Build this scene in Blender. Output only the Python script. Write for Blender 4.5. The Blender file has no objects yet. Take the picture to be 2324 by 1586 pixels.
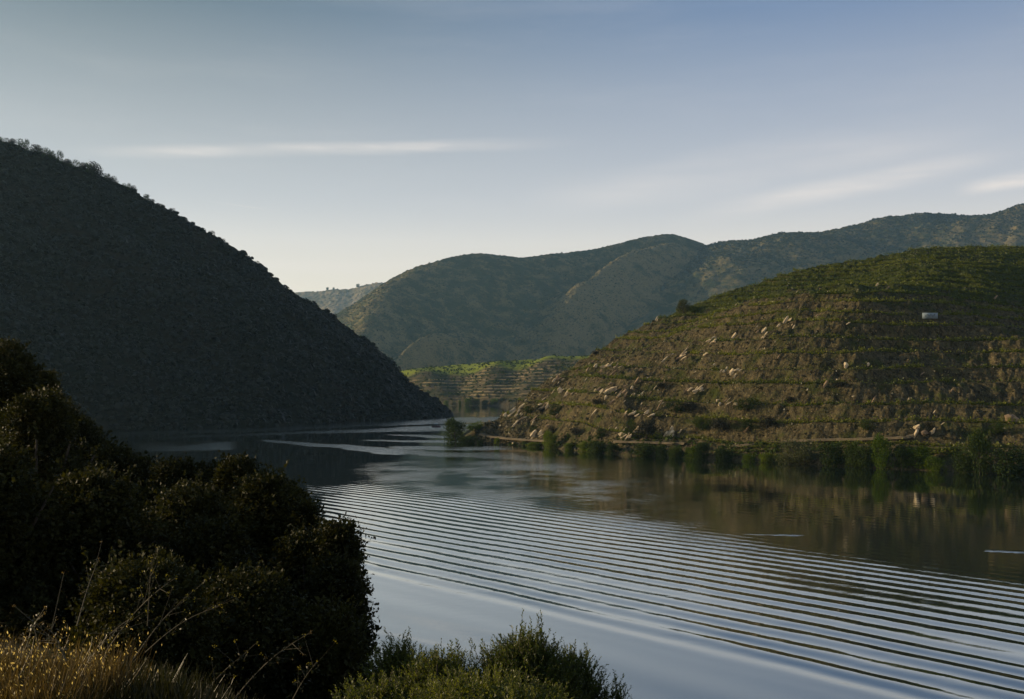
import bpy, math, random
import numpy as np
from mathutils import Vector, Quaternion

rng = np.random.default_rng(7)
random.seed(7)
scene = bpy.context.scene
COL = scene.collection

# ------------------------------------------------------------------ camera
CAMZ = 25.0
FPX, CX, HY = 2258.0, 1161.5, 890.0        # focal length, centre and horizon, in 2323 px wide picture units
cd = bpy.data.cameras.new('camera'); cam = bpy.data.objects.new('camera', cd); COL.objects.link(cam)
cd.sensor_width = 36.0; cd.lens = 35.0
cd.shift_y = (HY - 793.0) / 2323.0
cd.clip_start = 0.1; cd.clip_end = 20000
cam.location = (0, 0, CAMZ); cam.rotation_euler = (math.radians(90), 0, 0)
scene.camera = cam

# ------------------------------------------------------------------ light
SUN_AZ = math.radians(-75)      # clockwise from the view direction (+Y)
SUN_EL = math.radians(13.5)
tosun = Vector((math.sin(SUN_AZ)*math.cos(SUN_EL), math.cos(SUN_AZ)*math.cos(SUN_EL), math.sin(SUN_EL)))
ld = bpy.data.lights.new('sun', 'SUN'); sun = bpy.data.objects.new('sun', ld); COL.objects.link(sun)
ld.energy = 5.0; ld.angle = math.radians(0.5); ld.color = (1.0, 0.77, 0.47)
sun.rotation_euler = tosun.to_track_quat('Z', 'Y').to_euler()
sun.location = (-60, 40, 90)

scene.view_settings.view_transform = 'Standard'
scene.view_settings.look = 'None'
scene.view_settings.exposure = 0.35
scene.view_settings.gamma = 1.0
scene.cycles.use_denoising = True
scene.cycles.max_bounces = 6
scene.cycles.volume_bounces = 1
scene.cycles.transparent_max_bounces = 6

# ------------------------------------------------------------------ node helper
class N:
    def __init__(s, tree): s.t = tree
    def new(s, typ, **kw):
        n = s.t.nodes.new(typ)
        for k, v in kw.items(): setattr(n, k, v)
        return n
    def link(s, a, b): s.t.links.new(a, b)
    def put(s, sock, v):
        if isinstance(v, (int, float, tuple, list)): sock.default_value = v
        else: s.link(v, sock)
    def m(s, op, a, b=None, c=None, clamp=False):
        n = s.new('ShaderNodeMath', operation=op); n.use_clamp = clamp
        s.put(n.inputs[0], a)
        if b is not None: s.put(n.inputs[1], b)
        if c is not None: s.put(n.inputs[2], c)
        return n.outputs[0]
    def ramp(s, v, lo, hi, a=0.0, b=1.0, smooth=True):
        n = s.new('ShaderNodeMapRange'); n.interpolation_type = 'SMOOTHSTEP' if smooth else 'LINEAR'
        s.put(n.inputs[0], v); s.put(n.inputs[1], lo); s.put(n.inputs[2], hi); s.put(n.inputs[3], a); s.put(n.inputs[4], b)
        return n.outputs[0]
    def noise(s, vec, scale, detail=4, rough=0.55, dist=0.0, dim='3D'):
        n = s.new('ShaderNodeTexNoise'); n.noise_dimensions = dim
        if vec is not None: s.link(vec, n.inputs['Vector'])
        s.put(n.inputs['Scale'], scale); s.put(n.inputs['Detail'], detail); s.put(n.inputs['Roughness'], rough); s.put(n.inputs['Distortion'], dist)
        return n.outputs['Fac']
    def mix(s, f, a, b, blend='MIX'):
        n = s.new('ShaderNodeMix', data_type='RGBA', blend_type=blend)
        s.put(n.inputs[0], f)
        for k, v in ((6, a), (7, b)):
            if isinstance(v, tuple): v = tuple(v) + (1.0,) * (4 - len(v))
            s.put(n.inputs[k], v)
        return n.outputs[2]
    def mapping(s, vec, scale=(1,1,1), rot=(0,0,0), loc=(0,0,0)):
        n = s.new('ShaderNodeMapping'); s.link(vec, n.inputs[0])
        n.inputs['Scale'].default_value = scale; n.inputs['Rotation'].default_value = rot; n.inputs['Location'].default_value = loc
        return n.outputs[0]

# ------------------------------------------------------------------ sky
world = bpy.data.worlds.new('World'); scene.world = world; world.use_nodes = True
wt = world.node_tree; wt.nodes.clear(); W = N(wt)
sky = W.new('ShaderNodeTexSky', sky_type='NISHITA'); sky.sun_disc = False
sky.sun_elevation = SUN_EL; sky.sun_rotation = SUN_AZ; sky.altitude = 150; sky.air_density = 1.0; sky.dust_density = 2.2; sky.ozone_density = 1.6
tc = W.new('ShaderNodeTexCoord'); sep = W.new('ShaderNodeSeparateXYZ'); W.link(tc.outputs['Generated'], sep.inputs[0])
X, Y, Z = sep.outputs
az = W.m('ARCTAN2', X, Y)                                  # azimuth from +Y, clockwise
el = W.m('ARCSINE', Z)
base = sky.outputs[0]
# thin high cirrus: long soft streaks, slightly tilted
cv = W.new('ShaderNodeCombineXYZ'); W.link(az, cv.inputs[0]); W.link(el, cv.inputs[1])
warp = W.noise(cv.outputs[0], 5.0, 3, 0.5)
def streak(c0, slope, wid, a0, a1, nscale, amount, soft=0.10, curve=0.0):
    line = W.m('ADD', W.m('MULTIPLY', az, slope), c0)
    if curve: line = W.m('ADD', line, W.m('MULTIPLY', W.m('MULTIPLY', az, az), curve))
    dy = W.m('SUBTRACT', el, line)
    dy = W.m('ADD', dy, W.m('MULTIPLY', W.m('SUBTRACT', warp, 0.5), wid*1.2))
    g = W.ramp(W.m('ABSOLUTE', dy), 0.0, wid, 1.0, 0.0)
    g = W.m('MULTIPLY', g, W.ramp(az, a0-soft, a0+soft)); g = W.m('MULTIPLY', g, W.ramp(az, a1-soft, a1+soft, 1.0, 0.0))
    st = W.mapping(cv.outputs[0], scale=(nscale*0.12, nscale, 1), rot=(0, 0, -0.06))
    nz = W.ramp(W.noise(st, 1.0, 5, 0.6), 0.3, 0.7)
    g = W.m('MULTIPLY', g, W.m('ADD', W.m('MULTIPLY', nz, 0.7), 0.3))
    return W.m('MULTIPLY', g, amount)
cl = streak(0.2445, 0.036, 0.0085, -0.36, 0.0, 50, 0.62, 0.09, -0.07)     # long trail over the dark hill
cl = W.m('ADD', cl, streak(0.155, -0.09, 0.0010, -0.285, -0.245, 40, 0.30, 0.02))
cl = W.m('ADD', cl, streak(0.150, 0.13, 0.015, 0.20, 0.42, 45, 0.62, 0.06))
cl = W.m('ADD', cl, streak(0.190, 0.10, 0.030, 0.05, 0.40, 30, 0.30, 0.08))
cl = W.m('ADD', cl, streak(0.153, 0.075, 0.0105, 0.435, 0.75, 60, 0.95, 0.022))   # bright little cloud at the right
cl = W.m('ADD', cl, streak(0.128, 0.015, 0.009, -0.28, -0.02, 45, 0.35, 0.06))
wide = W.mapping(cv.outputs[0], scale=(1.2, 7, 1), rot=(0, 0, -0.15))
cl = W.m('ADD', cl, W.m('MULTIPLY', W.ramp(W.noise(wide, 2.2, 6, 0.6), 0.45, 0.85), 0.10), None, True)
HAZEMIX = W.ramp(el, 0.0, 0.60, 0.98, 0.90)              # milky summer air low over the valley
top = W.mix(W.ramp(az, -0.45, 0.35), (0.90, 1.20, 1.40), (1.12, 1.60, 2.55))
mid = W.mix(W.ramp(el, 0.07, 0.20), (6.0, 5.25, 4.2), (4.1, 4.1, 4.15))
milky = W.mix(W.ramp(el, 0.15, 0.36, smooth=False), mid, top)
c = W.mix(HAZEMIX, base, milky)
c = W.mix(cl, c, (5.7, 5.15, 4.7))
bg = W.new('ShaderNodeBackground'); W.link(c, bg.inputs[0]); bg.inputs[1].default_value = 0.135
wo = W.new('ShaderNodeOutputWorld'); W.link(bg.outputs[0], wo.inputs[0])

# ------------------------------------------------------------------ numpy noise
_perm = np.random.default_rng(3).permutation(512)
_perm = np.concatenate([_perm, _perm, _perm])
_grad = np.random.default_rng(4).uniform(-1, 1, 512)
def vnoise(x, y, seed=0):
    xi = np.floor(x).astype(np.int64); yi = np.floor(y).astype(np.int64)
    xf = x - xi; yf = y - yi
    u = xf*xf*xf*(xf*(xf*6-15)+10); v = yf*yf*yf*(yf*(yf*6-15)+10)
    def h(a, b): return _grad[_perm[(_perm[(a + seed*37) & 511] + b) & 511] & 511]
    n00 = h(xi, yi); n10 = h(xi+1, yi); n01 = h(xi, yi+1); n11 = h(xi+1, yi+1)
    return (n00*(1-u)+n10*u)*(1-v) + (n01*(1-u)+n11*u)*v
def fbm(x, y, scale, oct=4, gain=0.5, seed=0):
    s = 0; a = 1; f = 1/scale; t = 0
    for k in range(oct):
        s = s + a*vnoise(x*f + 17.3*k, y*f - 9.1*k, seed+k); t += a; a *= gain; f *= 2.03
    return s/t
def sstep(x, a, b):
    t = np.clip((x-a)/(b-a), 0, 1); return t*t*(3-2*t)
def interp(x, pts):
    p = np.array(pts, float); return np.interp(x, p[:, 0], p[:, 1])
def spline(x, pts):
    """smooth (cosine-ish, monotone cubic) interpolation through control points"""
    p = np.array(pts, float); xs, ys = p[:, 0], p[:, 1]
    d = np.diff(ys)/np.diff(xs); m = np.zeros(len(xs)); m[1:-1] = np.where(d[1:]*d[:-1] > 0, 2*d[1:]*d[:-1]/(d[1:]+d[:-1]+1e-12), 0); m[0] = d[0]; m[-1] = d[-1]
    x = np.clip(x, xs[0], xs[-1]); i = np.clip(np.searchsorted(xs, x)-1, 0, len(xs)-2)
    h = xs[i+1]-xs[i]; t = (x-xs[i])/h
    return (2*t**3-3*t**2+1)*ys[i] + (t**3-2*t**2+t)*h*m[i] + (-2*t**3+3*t**2)*ys[i+1] + (t**3-t**2)*h*m[i+1]

# ------------------------------------------------------------------ mesh helpers
def mesh_np(name, V, F, mat=None, parent=None, smooth=False, attrs=None, link=True):
    me = bpy.data.meshes.new(name)
    V = np.asarray(V, np.float32); F = np.asarray(F, np.int32); k = F.shape[1]
    me.vertices.add(len(V)); me.vertices.foreach_set('co', V.ravel())
    me.loops.add(F.size); me.loops.foreach_set('vertex_index', F.ravel())
    me.polygons.add(len(F)); me.polygons.foreach_set('loop_start', np.arange(0, F.size, k, dtype=np.int32))
    if smooth: me.polygons.foreach_set('use_smooth', np.ones(len(F), bool))
    me.update(calc_edges=True); me.validate()
    for an, av in (attrs or {}).items():
        a = me.attributes.new(an, 'FLOAT', 'POINT'); a.data.foreach_set('value', np.asarray(av, np.float32).ravel())
    if mat: me.materials.append(mat)
    o = bpy.data.objects.new(name, me)
    if link: COL.objects.link(o)
    if parent: o.parent = parent
    return o
def tag(o, label=None, cat=None, group=None, kind=None):
    if label: o['label'] = label
    if cat: o['category'] = cat
    if group: o['group'] = group
    if kind: o['kind'] = kind
    return o
def empty(name, loc, rz=0.0, sc=(1, 1, 1)):
    o = bpy.data.objects.new(name, None); COL.objects.link(o)
    o.location = loc; o.rotation_euler = (0, 0, rz); o.scale = sc; o.empty_display_size = 0.3
    return o
def copy_tree(o, parent=None):
    c = o.copy(); COL.objects.link(c)
    if parent: c.parent = parent
    for ch in list(o.children): copy_tree(ch, c)
    return c
def grid_faces(nr, nc):
    i = np.arange(nr-1)[:, None]*nc + np.arange(nc-1)[None, :]
    i = i.ravel(); return np.stack([i, i+1, i+1+nc, i+nc], 1)
def at(px, py, d):
    return Vector(((px-CX)/FPX*d, d, CAMZ + (HY-py)/FPX*d))

# ------------------------------------------------------------------ materials
def new_mat(name):
    m = bpy.data.materials.new(name); m.use_nodes = True; t = m.node_tree; t.nodes.clear(); n = N(t)
    out = n.new('ShaderNodeOutputMaterial'); return m, n, out
def simple_mat(name, col, rough=0.8, var=0.25, scale=3.0, metal=0.0):
    m, n, out = new_mat(name); p = n.new('ShaderNodeBsdfPrincipled')
    tcx = n.new('ShaderNodeTexCoord')
    f = n.noise(tcx.outputs['Object'], scale, 5, 0.6)
    n.link(n.mix(n.ramp(f, 0.3, 0.7), tuple(c*(1-var) for c in col), tuple(min(1, c*(1+var)) for c in col)), p.inputs['Base Color'])
    p.inputs['Roughness'].default_value = rough; p.inputs['Metallic'].default_value = metal
    n.link(p.outputs[0], out.inputs[0]); return m
def leaf_mat(name, a, b, trans=0.35, gloss=0.5, nscale=1.0, rough=0.45):
    m, n, out = new_mat(name)
    g = n.new('ShaderNodeNewGeometry'); oi = n.new('ShaderNodeObjectInfo')
    f = n.noise(g.outputs['Position'], nscale, 3, 0.6)
    f = n.m('ADD', f, n.m('MULTIPLY', n.m('SUBTRACT', oi.outputs['Random'], 0.5), 0.35))
    f = n.m('ADD', f, n.m('MULTIPLY', n.m('SUBTRACT', g.outputs['Random Per Island'], 0.5), 0.45))
    col = n.mix(n.ramp(f, 0.25, 0.75), a, b)
    p = n.new('ShaderNodeBsdfPrincipled'); n.link(col, p.inputs['Base Color']); p.inputs['Roughness'].default_value = rough
    p.inputs['Specular IOR Level'].default_value = gloss
    tr = n.new('ShaderNodeBsdfTranslucent'); n.link(n.mix(1.0, col, (1.5, 1.5, 0.7), 'MULTIPLY'), tr.inputs[0])
    mx = n.new('ShaderNodeMixShader'); mx.inputs[0].default_value = trans
    n.link(p.outputs[0], mx.inputs[1]); n.link(tr.outputs[0], mx.inputs[2]); n.link(mx.outputs[0], out.inputs[0])
    return m
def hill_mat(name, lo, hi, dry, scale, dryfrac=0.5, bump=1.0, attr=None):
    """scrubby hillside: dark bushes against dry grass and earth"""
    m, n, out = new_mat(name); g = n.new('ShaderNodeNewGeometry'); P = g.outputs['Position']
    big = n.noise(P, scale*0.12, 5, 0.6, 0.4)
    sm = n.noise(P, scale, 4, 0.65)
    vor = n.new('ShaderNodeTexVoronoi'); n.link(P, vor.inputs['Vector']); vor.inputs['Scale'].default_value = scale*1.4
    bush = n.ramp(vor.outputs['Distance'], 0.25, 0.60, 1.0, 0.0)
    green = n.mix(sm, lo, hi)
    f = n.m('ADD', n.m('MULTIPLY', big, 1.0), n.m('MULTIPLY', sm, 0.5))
    if attr: f = n.m('ADD', f, n.m('MULTIPLY', n.new('ShaderNodeAttribute', attribute_name=attr).outputs['Fac'], 0.5))  # mask pushes the colour paler where sunlight on spurs is painted in
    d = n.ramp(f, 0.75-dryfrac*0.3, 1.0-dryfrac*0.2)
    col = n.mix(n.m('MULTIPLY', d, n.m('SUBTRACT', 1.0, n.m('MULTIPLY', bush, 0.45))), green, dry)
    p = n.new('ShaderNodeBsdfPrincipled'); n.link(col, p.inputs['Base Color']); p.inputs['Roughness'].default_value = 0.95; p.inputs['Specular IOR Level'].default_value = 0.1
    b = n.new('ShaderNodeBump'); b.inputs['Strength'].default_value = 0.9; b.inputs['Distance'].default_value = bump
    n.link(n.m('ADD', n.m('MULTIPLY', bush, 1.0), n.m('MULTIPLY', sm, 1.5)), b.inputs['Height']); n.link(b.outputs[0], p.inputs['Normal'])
    n.link(p.outputs[0], out.inputs[0]); return m

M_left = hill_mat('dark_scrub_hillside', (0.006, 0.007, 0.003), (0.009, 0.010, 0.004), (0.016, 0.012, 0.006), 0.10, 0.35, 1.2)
M_mid = hill_mat('scrub_mountainside', (0.022, 0.034, 0.014), (0.045, 0.056, 0.020), (0.16, 0.125, 0.055), 0.13, 0.28, 1.2, attr='dry')  # dry colour also carries the painted sunlight on the spurs
M_far = hill_mat('distant_dry_hill', (0.06, 0.07, 0.04), (0.10, 0.10, 0.06), (0.26, 0.20, 0.13), 0.02, 0.8, 8.0)
M_bank = hill_mat('bank_earth_and_litter', (0.012, 0.016, 0.008), (0.024, 0.026, 0.012), (0.06, 0.045, 0.025), 1.2, 0.3, 0.15)

def terrace_mat():
    m, n, out = new_mat('terraced_slope'); g = n.new('ShaderNodeNewGeometry'); P = g.outputs['Position']
    a = n.new('ShaderNodeAttribute', attribute_name='bench').outputs['Fac']
    gr = n.new('ShaderNodeAttribute', attribute_name='grassy').outputs['Fac']
    st = n.mapping(P, scale=(1, 0.5, 0.55), rot=(0, 0.6, 0))
    s1 = n.noise(st, 0.55, 5, 0.7, 0.6); s2 = n.noise(P, 0.10, 4, 0.6); s3 = n.noise(st, 1.8, 3, 0.7)
    earth = n.mix(n.ramp(s1, 0.35, 0.65), (0.028, 0.024, 0.012), (0.110, 0.088, 0.044))
    earth = n.mix(n.ramp(s3, 0.56, 0.74), earth, (0.29, 0.215, 0.115))
    weeds = n.mix(s3, (0.020, 0.026, 0.006), (0.058, 0.068, 0.013))
    wf = n.ramp(n.m('ADD', n.m('ADD', n.m('MULTIPLY', s2, 1.2), n.m('MULTIPLY', s1, 0.5)), n.m('MULTIPLY', gr, 0.5)), 0.80, 1.12)
    col = n.mix(wf, earth, weeds)
    path = n.mix(s1, (0.10, 0.075, 0.042), (0.05, 0.055, 0.018))
    col = n.mix(n.m('MULTIPLY', a, 0.75), col, path)
    p = n.new('ShaderNodeBsdfPrincipled'); n.link(col, p.inputs['Base Color']); p.inputs['Roughness'].default_value = 0.95; p.inputs['Specular IOR Level'].default_value = 0.1
    b = n.new('ShaderNodeBump'); b.inputs['Strength'].default_value = 1.0; b.inputs['Distance'].default_value = 1.4
    n.link(n.m('ADD', s1, n.m('MULTIPLY', s3, 0.4)), b.inputs['Height']); n.link(b.outputs[0], p.inputs['Normal'])
    n.link(p.outputs[0], out.inputs[0]); return m
M_terr = terrace_mat()
def low_mat():
    m, n, out = new_mat('low_terraced_slope'); g = n.new('ShaderNodeNewGeometry'); P = g.outputs['Position']
    a = n.new('ShaderNodeAttribute', attribute_name='bench').outputs['Fac']
    gr = n.new('ShaderNodeAttribute', attribute_name='grassy').outputs['Fac']
    s1 = n.noise(P, 0.03, 4, 0.65); s3 = n.noise(P, 0.12, 3, 0.7)
    col = n.mix(n.ramp(s1, 0.35, 0.65), (0.028, 0.034, 0.013), (0.085, 0.066, 0.034))
    col = n.mix(n.m('MULTIPLY', a, n.ramp(n.noise(P, 0.012, 3, 0.6), 0.42, 0.58)), col, (0.33, 0.24, 0.115))
    col = n.mix(gr, col, n.mix(s3, (0.12, 0.15, 0.014), (0.20, 0.23, 0.026)))
    p = n.new('ShaderNodeBsdfPrincipled'); n.link(col, p.inputs['Base Color']); p.inputs['Roughness'].default_value = 0.95; p.inputs['Specular IOR Level'].default_value = 0.1
    b = n.new('ShaderNodeBump'); b.inputs['Strength'].default_value = 1.0; b.inputs['Distance'].default_value = 4.0
    n.link(s3, b.inputs['Height']); n.link(b.outputs[0], p.inputs['Normal'])
    n.link(p.outputs[0], out.inputs[0]); return m
M_low = low_mat()

M_leafdark = leaf_mat('dark_river_tree_leaves', (0.014, 0.026, 0.006), (0.042, 0.062, 0.012), 0.25, 0.08, 0.3, 0.75)
M_leafgreen = leaf_mat('fresh_green_leaves', (0.040, 0.070, 0.006), (0.095, 0.125, 0.016), 0.35, 0.08, 0.3, 0.75)
M_leafolive = leaf_mat('pale_willow_leaves', (0.035, 0.044, 0.014), (0.080, 0.085, 0.026), 0.30, 0.3, 0.3)
M_vine = leaf_mat('vine_leaves', (0.050, 0.070, 0.006), (0.135, 0.145, 0.014), 0.35, 0.3, 0.25)
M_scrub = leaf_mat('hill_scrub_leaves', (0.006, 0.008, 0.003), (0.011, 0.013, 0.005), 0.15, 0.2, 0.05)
M_mtscrub = leaf_mat('mountain_scrub_leaves', (0.018, 0.026, 0.012), (0.034, 0.042, 0.017), 0.15, 0.1, 0.02)
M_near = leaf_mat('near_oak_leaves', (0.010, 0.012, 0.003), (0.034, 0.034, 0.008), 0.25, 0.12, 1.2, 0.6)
M_oliveleaf = leaf_mat('olive_bush_leaves', (0.036, 0.052, 0.010), (0.115, 0.125, 0.022), 0.40, 0.3, 2.0, 0.45)
M_straw = leaf_mat('dry_grass_straw', (0.055, 0.036, 0.012), (0.15, 0.10, 0.036), 0.35, 0.3, 3.0)
M_seed = leaf_mat('dry_seed_heads', (0.42, 0.31, 0.15), (0.62, 0.50, 0.28), 0.5, 0.3, 6.0)
M_weed = leaf_mat('weed_leaves', (0.011, 0.013, 0.003), (0.026, 0.025, 0.007), 0.35, 0.3, 3.0)
M_flower = leaf_mat('yellow_flower_heads', (0.16, 0.14, 0.015), (0.26, 0.21, 0.025), 0.4, 0.3, 5.0)
M_bark = simple_mat('bark', (0.045, 0.035, 0.025), 0.9, 0.35, 4.0)
M_stalk = simple_mat('dry_stalk', (0.055, 0.045, 0.022), 0.8, 0.3, 6.0)
M_rock = simple_mat('pale_schist', (0.50, 0.39, 0.24), 0.9, 0.45, 2.5)
M_rockb = simple_mat('brown_schist', (0.22, 0.15, 0.085), 0.9, 0.45, 2.5)
M_track = simple_mat('dirt_track', (0.11, 0.082, 0.042), 0.95, 0.25, 0.25)
M_sign = simple_mat('white_sign_paint', (0.20, 0.25, 0.28), 0.6, 0.06, 0.5)
M_letter = simple_mat('faded_sign_letters', (0.07, 0.09, 0.10), 0.7, 0.1, 0.5)
M_post = simple_mat('sign_post_wood', (0.12, 0.09, 0.06), 0.9, 0.2, 1.0)

# ------------------------------------------------------------------ hills (fan shaped height fields)
class Hill: pass
def make_hill(name, mat, px, base, ridge_d, ridge_y, nf, back=1.6, nb=40, amp=(0, 1), front=0.3, spur=None,
              terr=None, noise_scale=120, ridge_rough=0.0, extra=None, seed=0, label=None, zb=-2.0, bulge=None):
    px = np.asarray(px, float); db = base(px); dr = ridge_d(px); ry = ridge_y(px)
    zr = CAMZ + (HY-ry)/FPX*dr
    t = np.linspace(0, 1, nf)[:, None]
    D = db[None]*(1-t) + dr[None]*t
    g = t*(1+front*(1-t))
    Z0 = zb + (zr[None]-zb)*g
    X0 = (px[None]-CX)/FPX*D
    fade = np.sin(np.clip(t, 0, 1)*math.pi)**0.7
    Z0 = Z0 + fade*amp[0]*fbm(X0, D, noise_scale, 5, 0.5, seed)
    A = {}
    if spur is not None:
        sp = spur(px[None]+0*t, t+0*px[None], X0, D); Z0 = Z0 + sstep(t, 0, 0.12)*sstep(t, 1.0, 0.75)*sp; A['dry'] = np.clip(sp/400.0, 0, 1)  # spur mask: sunlit look of the spurs painted in as paler dry colour
    if bulge is not None: Z0 = Z0 + bulge(px[None]+0*t, t+0*px[None])
    Z0 = Z0 + ridge_rough*fbm(X0, D, 12, 3, 0.6, seed+5)*(t+0*X0)
    Z1 = Z0
    if terr is not None: Z1, A = terr(X0, D, Z0, t+0*Z0, px[None]+0*Z0)
    if extra is not None: Z1 = Z1 + extra(X0, D, Z1, t+0*Z0, A)
    # back side of the hill
    tb = np.linspace(0, 1, nb+1)[1:, None]
    Db = dr[None]*(1 + (back-1)*tb); Xb = (px[None]-CX)/FPX*Db
    Zb = Z1[-1][None]*(1-tb**1.3) + (-5)*tb**1.3
    # keep the back under the sight line of the ridge
    V = np.stack([np.concatenate([X0, Xb]).ravel(), np.concatenate([D, Db]).ravel(), np.concatenate([Z1, Zb]).ravel()], 1)
    at_ = {k: np.concatenate([v, np.repeat(v[-1:], nb, 0)]) for k, v in A.items()}
    o = mesh_np(name, V, grid_faces(nf+nb, len(px)), mat, smooth=True, attrs=at_)
    tag(o, label, 'hill', kind='structure')
    h = Hill(); h.px = px; h.X = X0; h.D = D; h.Z = Z1; h.Z0 = Z0; h.t = t+0*Z0; h.o = o; h.A = A
    return h
def col_at(h, px):
    i = int(np.clip(np.searchsorted(h.px, px)-1, 0, len(h.px)-2)); f = (px-h.px[i])/(h.px[i+1]-h.px[i]); f = min(max(f, 0), 1)
    return h.D[:, i]*(1-f)+h.D[:, i+1]*f, h.Z[:, i]*(1-f)+h.Z[:, i+1]*f
def hit(h, px, py):
    """where the sight line through a picture point meets the hill"""
    D, Zc = col_at(h, px); e = (Zc-CAMZ)/D - (HY-py)/FPX
    k = np.argmax(e >= 0) if (e >= 0).any() else len(e)-1
    k = max(k, 1); f = 0.0
    if e[k] != e[k-1]: f = float(np.clip(-e[k-1]/(e[k]-e[k-1]), 0, 1))
    d = D[k-1]*(1-f)+D[k]*f
    return Vector(((px-CX)/FPX*d, d, float(Zc[k-1]*(1-f)+Zc[k]*f)))
def ground_z(h, x, y):
    px = CX + x/y*FPX; D, Zc = col_at(h, px); return float(np.interp(y, D, Zc))

# --- dark hill on the left
LR = [(-2600, 760), (-1800, 620), (-900, 420), (-500, 370), (-200, 300), (0, 320), (100, 352), (150, 370), (230, 400), (300, 435), (380, 478), (450, 515), (520, 558), (600, 609),
      (660, 661), (740, 705), (800, 752), (850, 787), (905, 842), (950, 884), (990, 908), (1010, 930), (1026, 947.5)]
pxL = np.concatenate([np.linspace(-2600, -60, 180), np.linspace(-50, 1026, 620)])
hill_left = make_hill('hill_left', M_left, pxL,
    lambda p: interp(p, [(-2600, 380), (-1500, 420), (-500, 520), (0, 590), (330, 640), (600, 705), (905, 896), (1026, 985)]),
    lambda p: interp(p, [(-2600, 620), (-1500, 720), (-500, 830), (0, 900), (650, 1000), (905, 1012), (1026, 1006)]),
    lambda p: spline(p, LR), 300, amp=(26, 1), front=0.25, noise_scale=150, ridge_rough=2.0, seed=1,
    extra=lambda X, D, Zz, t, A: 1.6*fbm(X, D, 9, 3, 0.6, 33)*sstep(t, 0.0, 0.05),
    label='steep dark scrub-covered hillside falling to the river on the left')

# --- mountains in the middle distance
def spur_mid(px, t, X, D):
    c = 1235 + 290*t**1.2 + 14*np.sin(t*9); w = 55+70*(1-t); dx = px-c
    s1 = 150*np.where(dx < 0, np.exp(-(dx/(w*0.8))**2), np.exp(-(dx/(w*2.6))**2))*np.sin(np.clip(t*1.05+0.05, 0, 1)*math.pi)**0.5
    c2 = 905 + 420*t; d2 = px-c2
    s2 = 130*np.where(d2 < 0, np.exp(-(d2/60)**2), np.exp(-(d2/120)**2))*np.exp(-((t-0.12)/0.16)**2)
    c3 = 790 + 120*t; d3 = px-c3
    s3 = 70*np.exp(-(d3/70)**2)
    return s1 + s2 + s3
MR = [(300, 860), (560, 800), (700, 745), (757, 716), (800, 690), (850, 656), (880, 637), (940, 607), (1000, 590), (1040, 580), (1080, 575), (1140, 580), (1184, 584), (1250, 576), (1330, 568),
      (1400, 553), (1460, 538), (1520, 531), (1560, 541), (1600, 555), (1680, 610), (1800, 690), (1950, 780), (2100, 850)]
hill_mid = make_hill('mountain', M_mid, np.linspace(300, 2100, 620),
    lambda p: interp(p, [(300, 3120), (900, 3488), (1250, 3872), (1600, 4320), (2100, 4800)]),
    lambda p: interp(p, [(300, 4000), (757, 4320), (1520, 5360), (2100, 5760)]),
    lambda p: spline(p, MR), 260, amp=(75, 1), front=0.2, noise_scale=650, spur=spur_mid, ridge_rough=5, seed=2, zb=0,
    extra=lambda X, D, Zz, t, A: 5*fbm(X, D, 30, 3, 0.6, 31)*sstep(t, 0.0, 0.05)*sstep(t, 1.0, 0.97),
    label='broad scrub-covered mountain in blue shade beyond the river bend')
RR = [(1380, 660), (1500, 600), (1600, 558), (1650, 548), (1700, 546), (1740, 535), (1780, 528), (1850, 527), (1900, 519), (1960, 505), (2010, 492), (2060, 488), (2100, 484),
      (2150, 487), (2210, 490), (2250, 486), (2323, 464), (2500, 440), (3000, 470), (3800, 560)]
def spur_r(px, t, X, D):
    s = 0
    for c0, c1, a, w in ((1560, 1740, 50, 100), (1830, 1900, 60, 80), (2080, 2260, 75, 85), (2330, 2330, 70, 80), (2600, 2700, 120, 100)):
        c = c0+(c1-c0)*t; dx = px-c; s = s + a*np.where(dx < 0, np.exp(-(dx/w)**2), np.exp(-(dx/(w*1.8))**2))
    return s
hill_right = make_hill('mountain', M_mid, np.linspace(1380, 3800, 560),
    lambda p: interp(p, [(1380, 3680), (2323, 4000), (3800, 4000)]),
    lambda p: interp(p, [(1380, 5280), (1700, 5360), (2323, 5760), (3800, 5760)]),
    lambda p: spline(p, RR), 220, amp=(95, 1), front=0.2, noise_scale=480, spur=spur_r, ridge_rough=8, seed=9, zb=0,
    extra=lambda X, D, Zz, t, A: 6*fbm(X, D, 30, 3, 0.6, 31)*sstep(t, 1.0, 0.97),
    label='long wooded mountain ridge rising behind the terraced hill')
FR = [(300, 760), (500, 700), (640, 668), (680, 663), (720, 661), (770, 656), (790, 656), (830, 646), (860, 641), (900, 645), (1000, 680), (1200, 740)]
hill_far = make_hill('distant_hill', M_far, np.linspace(300, 1200, 260),
    lambda p: 6200+0*p, lambda p: 7800+0*p, lambda p: spline(p, FR), 120, amp=(130, 1), front=0.15, noise_scale=800, ridge_rough=8, seed=12, zb=0,
    label='pale dry hill far off between the dark hill and the mountain')

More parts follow.
